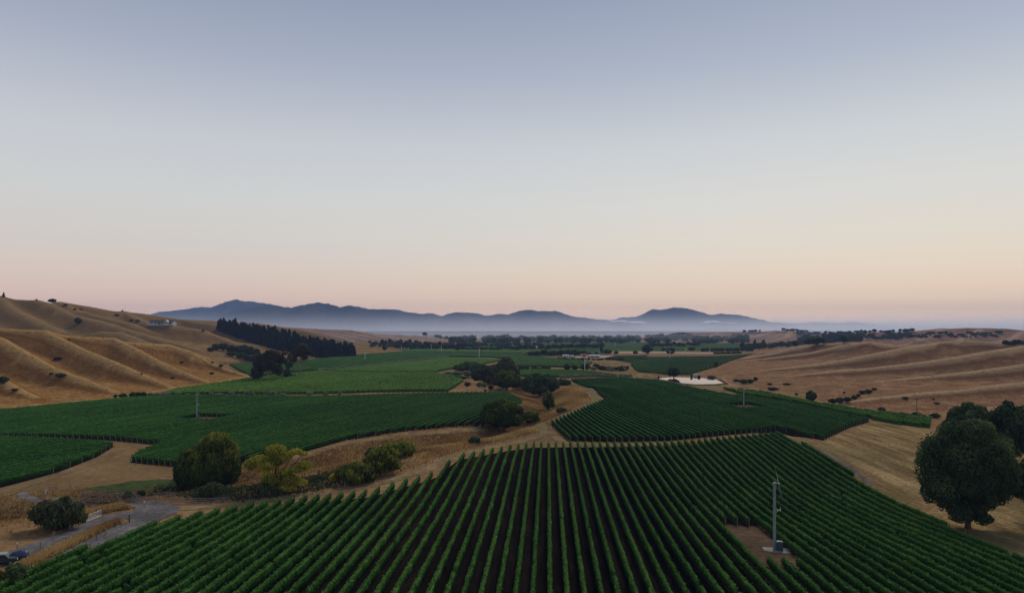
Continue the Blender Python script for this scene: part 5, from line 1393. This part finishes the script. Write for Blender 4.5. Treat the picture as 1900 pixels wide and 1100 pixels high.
# white pump dome by the pond
x, y, z = hit(1291, 698.5)
g = Geo(); solid(g, np.array([[0, 0, 0.9, 1.3, 1.3, 1.3]]), rs(3), k=1.0, m=14)
o = empty('pump_shed', (x, y, z)); tag(o, 'small white pump shed on far bank of the pond', 'pump shed')
g = Geo(); box(g, (0, 0, 0.8), (2.6, 2.2, 2.0)); link('wall', g.mesh('wall', [M['wall']]), o)
g = Geo(); box(g, (0, 0, 1.95), (3.0, 2.6, 0.28), taper=0.6); link('roof', g.mesh('roof', [M['roof_pale']]), o)

# ------------------------------------------------------------------ fences, gate, yard rails
def fence(name, label, pts, spacing, hgt, rails, railm, seed, cat='fence', thick=0.05, wire=False):
    w_ = [at(a, b) for a, b in pts]; rr = rs(seed)
    st = []
    for a, b in zip(w_[:-1], w_[1:]):
        L = math.hypot(b[0] - a[0], b[1] - a[1]); n = max(1, int(round(L / spacing)))
        st += [(a[0] + (b[0] - a[0]) * i / n, a[1] + (b[1] - a[1]) * i / n) for i in range(n)]
    st.append(w_[-1])
    org = (st[0][0], st[0][1], float(G(*st[0])))
    o = empty(name, org); tag(o, label, cat)
    for i, (x, y) in enumerate(st[:95]):
        g = Geo(); z = float(G(x, y)); hh = hgt * rr.uniform(0.92, 1.12)
        tube(g, [(x, y, z - .3), (x + rr.normal(0, .04), y + rr.normal(0, .04), z + hh)], [0.085, 0.075], 6)
        link('post', g.mesh('post', [M['post']], origin=org), o)
    for h in rails:
        g = Geo()
        p = [(x, y, float(G(x, y)) + h) for x, y in st]
        tube(g, p, thick, 5); link('wire' if wire else 'rail', g.mesh('rail', [railm], origin=org), o)
    return o


fence('rail_fence', 'upper weathered rail fence across the creek by the gravel turn', [(152, 921), (200, 923), (250, 923.5), (325, 923)], 3.6, 1.2, (0.35, 0.75, 1.1), M['rail'], 501, thick=0.08)
fence('rail_fence', 'lower weathered rail fence along the gravel turn', [(150, 932), (220, 933), (262, 934), (345, 934), (380, 934), (425, 931.5)], 3.6, 1.15, (0.35, 0.75, 1.1), M['rail'], 502, thick=0.08)
fence('rail_fence', 'short stockyard rail fence by the pale track end', [(83, 923), (88, 913), (104, 909)], 1.8, 1.3, (0.5, 0.9, 1.2), M['rail'], 503, thick=0.07)
fence('wire_fence', 'wire fence with pale posts along the left lane', [(50, 1040), (98, 1000), (130, 985), (156, 972)], 5.5, 1.2, (0.5, 0.9), M['post'], 504, thick=0.015, wire=True)
fence('wire_fence', 'wire fence with pale posts in straw strip between the two lanes', [(65, 1064), (110, 1040), (160, 1014), (180, 1003), (196, 994), (225, 978), (240, 967)], 4.8, 1.25, (0.5, 0.95), M['post'], 505, thick=0.015, wire=True)
fence('wire_fence', 'wire fence along straw verge above nearest vines, left of centre', [(425, 933), (500, 921), (560, 914), (640, 903), (720, 884), (790, 864), (850, 840), (920, 823), (1000, 806)], 5.0, 1.15, (0.5, 0.9), M['post'], 506, thick=0.014, wire=True)
fence('wire_fence', 'wire fence along the right side of the creek bend', [(1000, 797), (985, 790), (1005, 778), (1040, 770), (1078, 757), (1098, 745), (1088, 733), (1065, 715)], 5.5, 1.15, (0.5, 0.9), M['post'], 507, thick=0.014, wire=True)
fence('wire_fence', 'wire fence along the green grass strip left of big willow', [(130, 905), (180, 914), (260, 911), (330, 904)], 6.0, 1.15, (0.5, 0.9), M['post'], 508, thick=0.02, wire=True)
fence('wire_fence', 'wire fence along the creek side of the left block track', [(480, 862), (560, 849), (640, 829), (740, 813), (860, 805), (905, 796)], 6.0, 1.1, (0.5, 0.9), M['post'], 509, thick=0.014, wire=True)
fence('wire_fence', 'wire fence up the right side of dry paddock beneath the big tree', [(1755, 985), (1830, 1000), (1905, 1015)], 5.0, 1.1, (0.5, 0.9), M['post'], 510, thick=0.014, wire=True)
p, q_ = at(158, 970), at(188, 958)
o = empty('farm_gate', gz(p), math.atan2(q_[1] - p[1], q_[0] - p[0])); tag(o, 'pale tubular metal gate standing open beside the gravel lane', 'gate')
Lg = math.hypot(q_[0] - p[0], q_[1] - p[1]); dz = float(G(*q_)) - float(G(*p))
g = Geo(); zt = lambda x: dz * x / Lg
tube(g, [(0, 0, 0.2), (0, 0, 1.3), (Lg, 0, 1.3 + dz), (Lg, 0, 0.2 + dz), (0, 0, 0.2)], 0.045, 6); link('gate_frame', g.mesh('gate_frame', [M['pale_steel']]), o)
for h in (0.45, 0.72, 1.0):
    g = Geo(); tube(g, [(0, 0, h), (Lg, 0, h + dz)], 0.028, 5); link('gate_bar', g.mesh('gate_bar', [M['pale_steel']]), o)
for f_ in (0.33, 0.66):
    g = Geo(); tube(g, [(Lg * f_, 0, 0.2 + dz * f_), (Lg * f_, 0, 1.3 + dz * f_)], 0.03, 5); link('gate_stay', g.mesh('gate_stay', [M['pale_steel']]), o)
for f_ in (0, 1):
    g = Geo(); tube(g, [((Lg + 0.15) * f_ - 0.08 * (1 - f_), 0, -0.3 + dz * f_), ((Lg + 0.15) * f_ - 0.08 * (1 - f_), 0, 1.55 + dz * f_)], 0.09, 7); link('gate_post', g.mesh('gate_post', [M['post']]), o)
x, y = at(240, 969)
o = empty('strainer_post', gz((x, y))); tag(o, 'thick wooden strainer post with brace where the lanes meet', 'post')
g = Geo(); tube(g, [(0, 0, -.3), (0, 0, 1.6)], [.12, .11], 8); link('post', g.mesh('post', [M['bark']]), o)
g = Geo(); tube(g, [(0, 0, 1.1), (-1.7, -0.9, 0.15)], .05, 6); link('brace', g.mesh('brace', [M['post']]), o)
for a, b, lab in ((268, 941, 'white-tipped marker post at the inner bend of gravel turn'), (32, 1020, 'white-topped marker post behind the blue tank')):
    x, y = at(a, b); o = empty('marker_post', gz((x, y))); tag(o, lab, 'post')
    g = Geo(); tube(g, [(0, 0, -.2), (0, 0, 1.0)], [.07, .065], 8); link('post', g.mesh('post', [M['post']]), o)
    g = Geo(); tube(g, [(0, 0, 1.0), (0, 0, 1.25)], [.09, .09], 8); link('post_cap', g.mesh('post_cap', [M['pale_steel']]), o)

# ------------------------------------------------------------------ vehicle and tank at the bottom-left corner
x, y = at(37, 1040)
o = empty('water_tank', gz((x, y)), R(12)); tag(o, 'dark blue rounded plastic tank beside the gravel lane', 'tank')
g = Geo(); pts = [(-1.15, 0, .85), (-1.12, 0, .85), (-1.0, 0, .85), (-.5, 0, .85), (.5, 0, .85), (1.0, 0, .85), (1.12, 0, .85), (1.15, 0, .85)]
tube(g, pts, [.3, .55, .72, .78, .78, .72, .55, .3], 20); link('shell', g.mesh('shell', [M['blue']], True), o)
g = Geo(); tube(g, [(0.0, 0, 1.6), (0, 0, 1.72)], .2, 12); link('lid', g.mesh('lid', [M['car_dark']]), o)
for s in (-0.7, 0.7):
    g = Geo(); box(g, (s, 0, 0.12), (0.2, 1.2, 0.34)); link('cradle', g.mesh('cradle', [M['post']]), o)
x, y = at(4, 1046)
o = empty('pickup_truck', gz((x, y)), R(20)); tag(o, 'small pickup with pale green roof and dark body at bottom left', 'truck')
def car_body(g, prof, w, m=0):
    n = len(prof); v = [(a, -w / 2, b) for a, b in prof] + [(a, w / 2, b) for a, b in prof]
    me_q = [(i, (i + 1) % n, n + (i + 1) % n, n + i) for i in range(n)]
    c0 = len(v); v += [(np.mean([p[0] for p in prof]), -w / 2, np.mean([p[1] for p in prof])), (np.mean([p[0] for p in prof]), w / 2, np.mean([p[1] for p in prof]))]
    t = [(c0, (i + 1) % n, i) for i in range(n)] + [(c0 + 1, n + i, n + (i + 1) % n) for i in range(n)]
    g.add(v, me_q, t, m)
g = Geo(); car_body(g, [(-2.2, .45), (2.1, .45), (2.2, .7), (2.1, .95), (1.0, 1.05), (-2.2, 1.05)], 1.7); link('body', g.mesh('body', [M['car_dark']]), o)
g = Geo(); car_body(g, [(-0.75, 1.05), (1.05, 1.05), (0.55, 1.58), (-0.6, 1.58)], 1.5); link('cab_glass', g.mesh('cab_glass', [M['glass']]), o)
g = Geo(); box(g, (0, 0, 1.64), (1.35, 1.5, 0.14), taper=0.9); box(g, (-1.5, 0, 1.10), (1.3, 1.5, 0.08)); link('roof_panel', g.mesh('roof_panel', [M['car_paint']]), o)
for a in (-1.35, 1.35):
    for s in (-0.8, 0.8):
        g = Geo(); tube(g, [(a, s - .1, .34), (a, s + .1, .34)], .34, 16); wh = link('wheel', g.mesh('tyre', [M['rubber']]), o)
        g = Geo(); tube(g, [(a, s - .12, .34), (a, s + .12, .34)], .19, 12); link('rim', g.mesh('rim', [M['steel']]), wh)
for s in (-0.6, 0.6):
    g = Geo(); box(g, (2.17, s, .78), (.08, .3, .16)); link('headlight', g.mesh('headlight', [M['lamp']]), o)

# ------------------------------------------------------------------ air: haze box, valley mist, wisps of low cloud
def volume_mat(name, dens, col, g_=0.0):
    m = bpy.data.materials.new(name); m.use_nodes = True; nt = m.node_tree
    for n_ in list(nt.nodes):
        if n_.type != 'OUTPUT_MATERIAL': nt.nodes.remove(n_)
    v = nt.nodes.new('ShaderNodeVolumePrincipled'); v.inputs['Density'].default_value = dens
    v.inputs['Color'].default_value = (*col, 1); v.inputs['Anisotropy'].default_value = g_
    nt.links.new(v.outputs['Volume'], nt.nodes['Material Output'].inputs['Volume'])
    return m


HAZE = 0.000075
g = Geo(); box(g, (0, 4350, 190), (19600, 12900, 400)); v = np.concatenate(g.v)
ho = link('haze', g.mesh('haze', [volume_mat('haze_air', HAZE, (0.40, 0.58, 1.0))])); tag(ho, 'thin blue morning haze filling the valley', 'haze', kind='stuff')


def lump(name, label, c, s, dens, col, seed, n=14, kind='stuff'):
    rr = rs(seed); bm = bmesh.new(); bmesh.ops.create_icosphere(bm, subdivisions=4, radius=1)
    ph = rr.uniform(0, 6.28, 12)
    for v in bm.verts:
        d = v.co.copy()
        k = 1 + 0.16 * math.sin(4 * d.x + ph[0] + 2 * d.y) + 0.12 * math.sin(9 * d.x + ph[1]) * math.sin(5 * d.z + ph[2]) + 0.07 * math.sin(17 * d.x + ph[3])
        v.co = (c[0] + d.x * s[0] * k, c[1] + d.y * s[1] * k, max(c[2] - s[2] * 0.5, c[2] + d.z * s[2] * k))
    me = bpy.data.meshes.new(name); bm.to_mesh(me); bm.free(); me.materials.append(M['cloud'])
    for p_ in me.polygons: p_.use_smooth = True
    o = link(name, me); tag(o, label, name.replace('_', ' '), kind=kind)
    return o


for i, (hgt, dens, y0_) in enumerate(((24, 0.00030, 1900), (40, 0.00026, 2500), (54, 0.00018, 2900), (68, 0.00012, 3050), (84, 0.00010, 3100), (102, 0.00008, 3150), (122, 0.00006, 3200), (146, 0.00004, 3250))):
    y1_ = 9300 + 40 * i
    g = Geo(); box(g, (0, (y0_ + y1_) / 2, hgt / 2 - 3.2), (17000 + 100 * i, y1_ - y0_, hgt + 5 - i * 0.4))
    tag(link('mist', g.mesh('mist', [volume_mat('mist_air', dens, (0.86, 0.90, 0.99), 0.45)])), 'pale mist lying low across the valley before the mountains', 'mist', kind='stuff')
CLD = (0.97, 0.97, 0.99)
for a, b, y, wp, hp, d in ((1150, 597.5, 5300, 44, 5.5, 0.004), (1178, 599.5, 5200, 34, 5, 0.004), (1318, 598.5, 5300, 20, 6, 0.004), (1345, 600.5, 5350, 30, 2.6, 0.002)):
    x, yy, z = p3(a, b, y); k = y / F
    lump('low_cloud', {1150: 'white wisp of low cloud at the mountain gap, upper left one', 1178: 'white wisp of low cloud at the mountain gap, lower right one', 1318: 'small white puff of cloud against the right mountain', 1345: 'thin flat cloud streak right of the small puff'}[a], (x, yy, z), (wp * k / 2, 160, hp * k / 2), d, CLD, a, kind='thing')

# ------------------------------------------------------------------ sky, sun, camera
w = bpy.data.worlds.new('World'); SC.world = w; w.use_nodes = True
nt = w.node_tree; nd, lk = nt.nodes, nt.links
for n_ in list(nd): nd.remove(n_)
out = nd.new('ShaderNodeOutputWorld'); bg = nd.new('ShaderNodeBackground'); bg.inputs['Strength'].default_value = 1.0
tc = nd.new('ShaderNodeTexCoord'); sx = nd.new('ShaderNodeSeparateXYZ'); lk.new(tc.outputs['Generated'], sx.inputs['Vector'])


def wramp(stops, fac):
    r_ = nd.new('ShaderNodeValToRGB'); e = r_.color_ramp.elements
    while len(e) < len(stops): e.new(0.5)
    for i, (p_, c_) in enumerate(stops): e[i].position = p_
    for i, (p_, c_) in enumerate(stops): e[i].color = (*c_, 1)
    lk.new(fac, r_.inputs['Fac']); return r_.outputs['Color']


def zp(y):  # ramp position of the sky at a photo row (elevation, not screen)
    return 0.1 + 0.9 * math.sin(math.atan((HZ - y) / F))


mr = nd.new('ShaderNodeMapRange'); mr.inputs['From Min'].default_value = -1 / 9; mr.inputs['From Max'].default_value = 1.0
mr.inputs['To Min'].default_value = 0.0; lk.new(sx.outputs['Z'], mr.inputs['Value'])
GR = (0.10, 0.09, 0.07)
left = wramp([(0.0, GR), (0.085, GR), (zp(610), (1.22, 0.76, 0.48)), (zp(575), (1.08, 0.70, 0.475)), (zp(530), (0.88, 0.675, 0.52)), (zp(470), (0.735, 0.665, 0.59)), (zp(380), (0.66, 0.67, 0.64)), (zp(280), (0.58, 0.60, 0.635)), (zp(140), (0.395, 0.435, 0.525)), (zp(0), (0.275, 0.32, 0.435)), (0.60, (0.17, 0.21, 0.33)), (1.0, (0.15, 0.19, 0.30))], mr.outputs[0])
right = wramp([(0.0, GR), (0.085, GR), (zp(610), (1.32, 0.90, 0.55)), (zp(575), (1.22, 0.83, 0.50)), (zp(530), (1.02, 0.785, 0.54)), (zp(470), (0.87, 0.77, 0.61)), (zp(380), (0.75, 0.73, 0.67)), (zp(280), (0.63, 0.655, 0.66)), (zp(140), (0.415, 0.465, 0.555)), (zp(0), (0.30, 0.35, 0.47)), (0.60, (0.17, 0.21, 0.33)), (1.0, (0.15, 0.19, 0.30))], mr.outputs[0])
ax = nd.new('ShaderNodeMapRange'); ax.inputs['From Min'].default_value = -0.6; ax.inputs['From Max'].default_value = 0.6; ax.interpolation_type = 'SMOOTHSTEP'; lk.new(sx.outputs['X'], ax.inputs['Value'])
mx = nd.new('ShaderNodeMix'); mx.data_type = 'RGBA'; lk.new(ax.outputs[0], mx.inputs[0]); lk.new(left, mx.inputs[6]); lk.new(right, mx.inputs[7])
SUN_EL, SUN_DIR = R(40), np.array([0.40, 0.88])
sky = nd.new('ShaderNodeTexSky'); sky.sky_type = 'NISHITA'; sky.sun_disc = False; sky.sun_elevation = SUN_EL; sky.sun_rotation = math.atan2(SUN_DIR[0], SUN_DIR[1])
sm = nd.new('ShaderNodeMix'); sm.data_type = 'RGBA'; sm.blend_type = 'MULTIPLY'; sm.inputs[0].default_value = 1.0; sm.inputs[7].default_value = (0.004, 0.004, 0.004, 1); lk.new(sky.outputs[0], sm.inputs[6])
ad = nd.new('ShaderNodeMix'); ad.data_type = 'RGBA'; ad.blend_type = 'ADD'; ad.inputs[0].default_value = 1.0; lk.new(mx.outputs[2], ad.inputs[6]); lk.new(sm.outputs[2], ad.inputs[7])
lk.new(ad.outputs[2], bg.inputs['Color']); lk.new(bg.outputs[0], out.inputs['Surface'])

ld = bpy.data.lights.new('sun', 'SUN'); ld.energy = 1.9; ld.angle = R(24); ld.color = (1.0, 0.90, 0.78)
so = bpy.data.objects.new('sun', ld); COL.objects.link(so)
from mathutils import Vector
dv = Vector((SUN_DIR[0], SUN_DIR[1], 0)).normalized() * math.cos(SUN_EL) + Vector((0, 0, math.sin(SUN_EL)))
so.rotation_euler = dv.to_track_quat('Z', 'Y').to_euler()

cd = bpy.data.cameras.new('camera'); cam = bpy.data.objects.new('camera', cd); COL.objects.link(cam)
cam.location = (0, 0, H); cam.rotation_euler = (R(90), 0, 0)
cd.sensor_width = 36; cd.lens = 36 * F / 1900; cd.shift_y = (HZ - 550) / 1900
cd.clip_start = 0.5; cd.clip_end = 40000
SC.camera = cam
SC.view_settings.view_transform = 'Standard'; SC.view_settings.look = 'None'; SC.view_settings.gamma = 1; SC.view_settings.exposure = 0
SC.cycles.use_adaptive_sampling = False
SC.cycles.volume_bounces = 2; SC.cycles.max_bounces = 6; SC.cycles.diffuse_bounces = 2
SC.cycles.use_denoising = True; SC.cycles.denoiser = 'OPENIMAGEDENOISE'
SC.cycles.denoising_input_passes = 'RGB_ALBEDO_NORMAL'; SC.cycles.denoising_prefilter = 'ACCURATE'
print('rows', N_ROWS, 'objects', len(SC.objects))
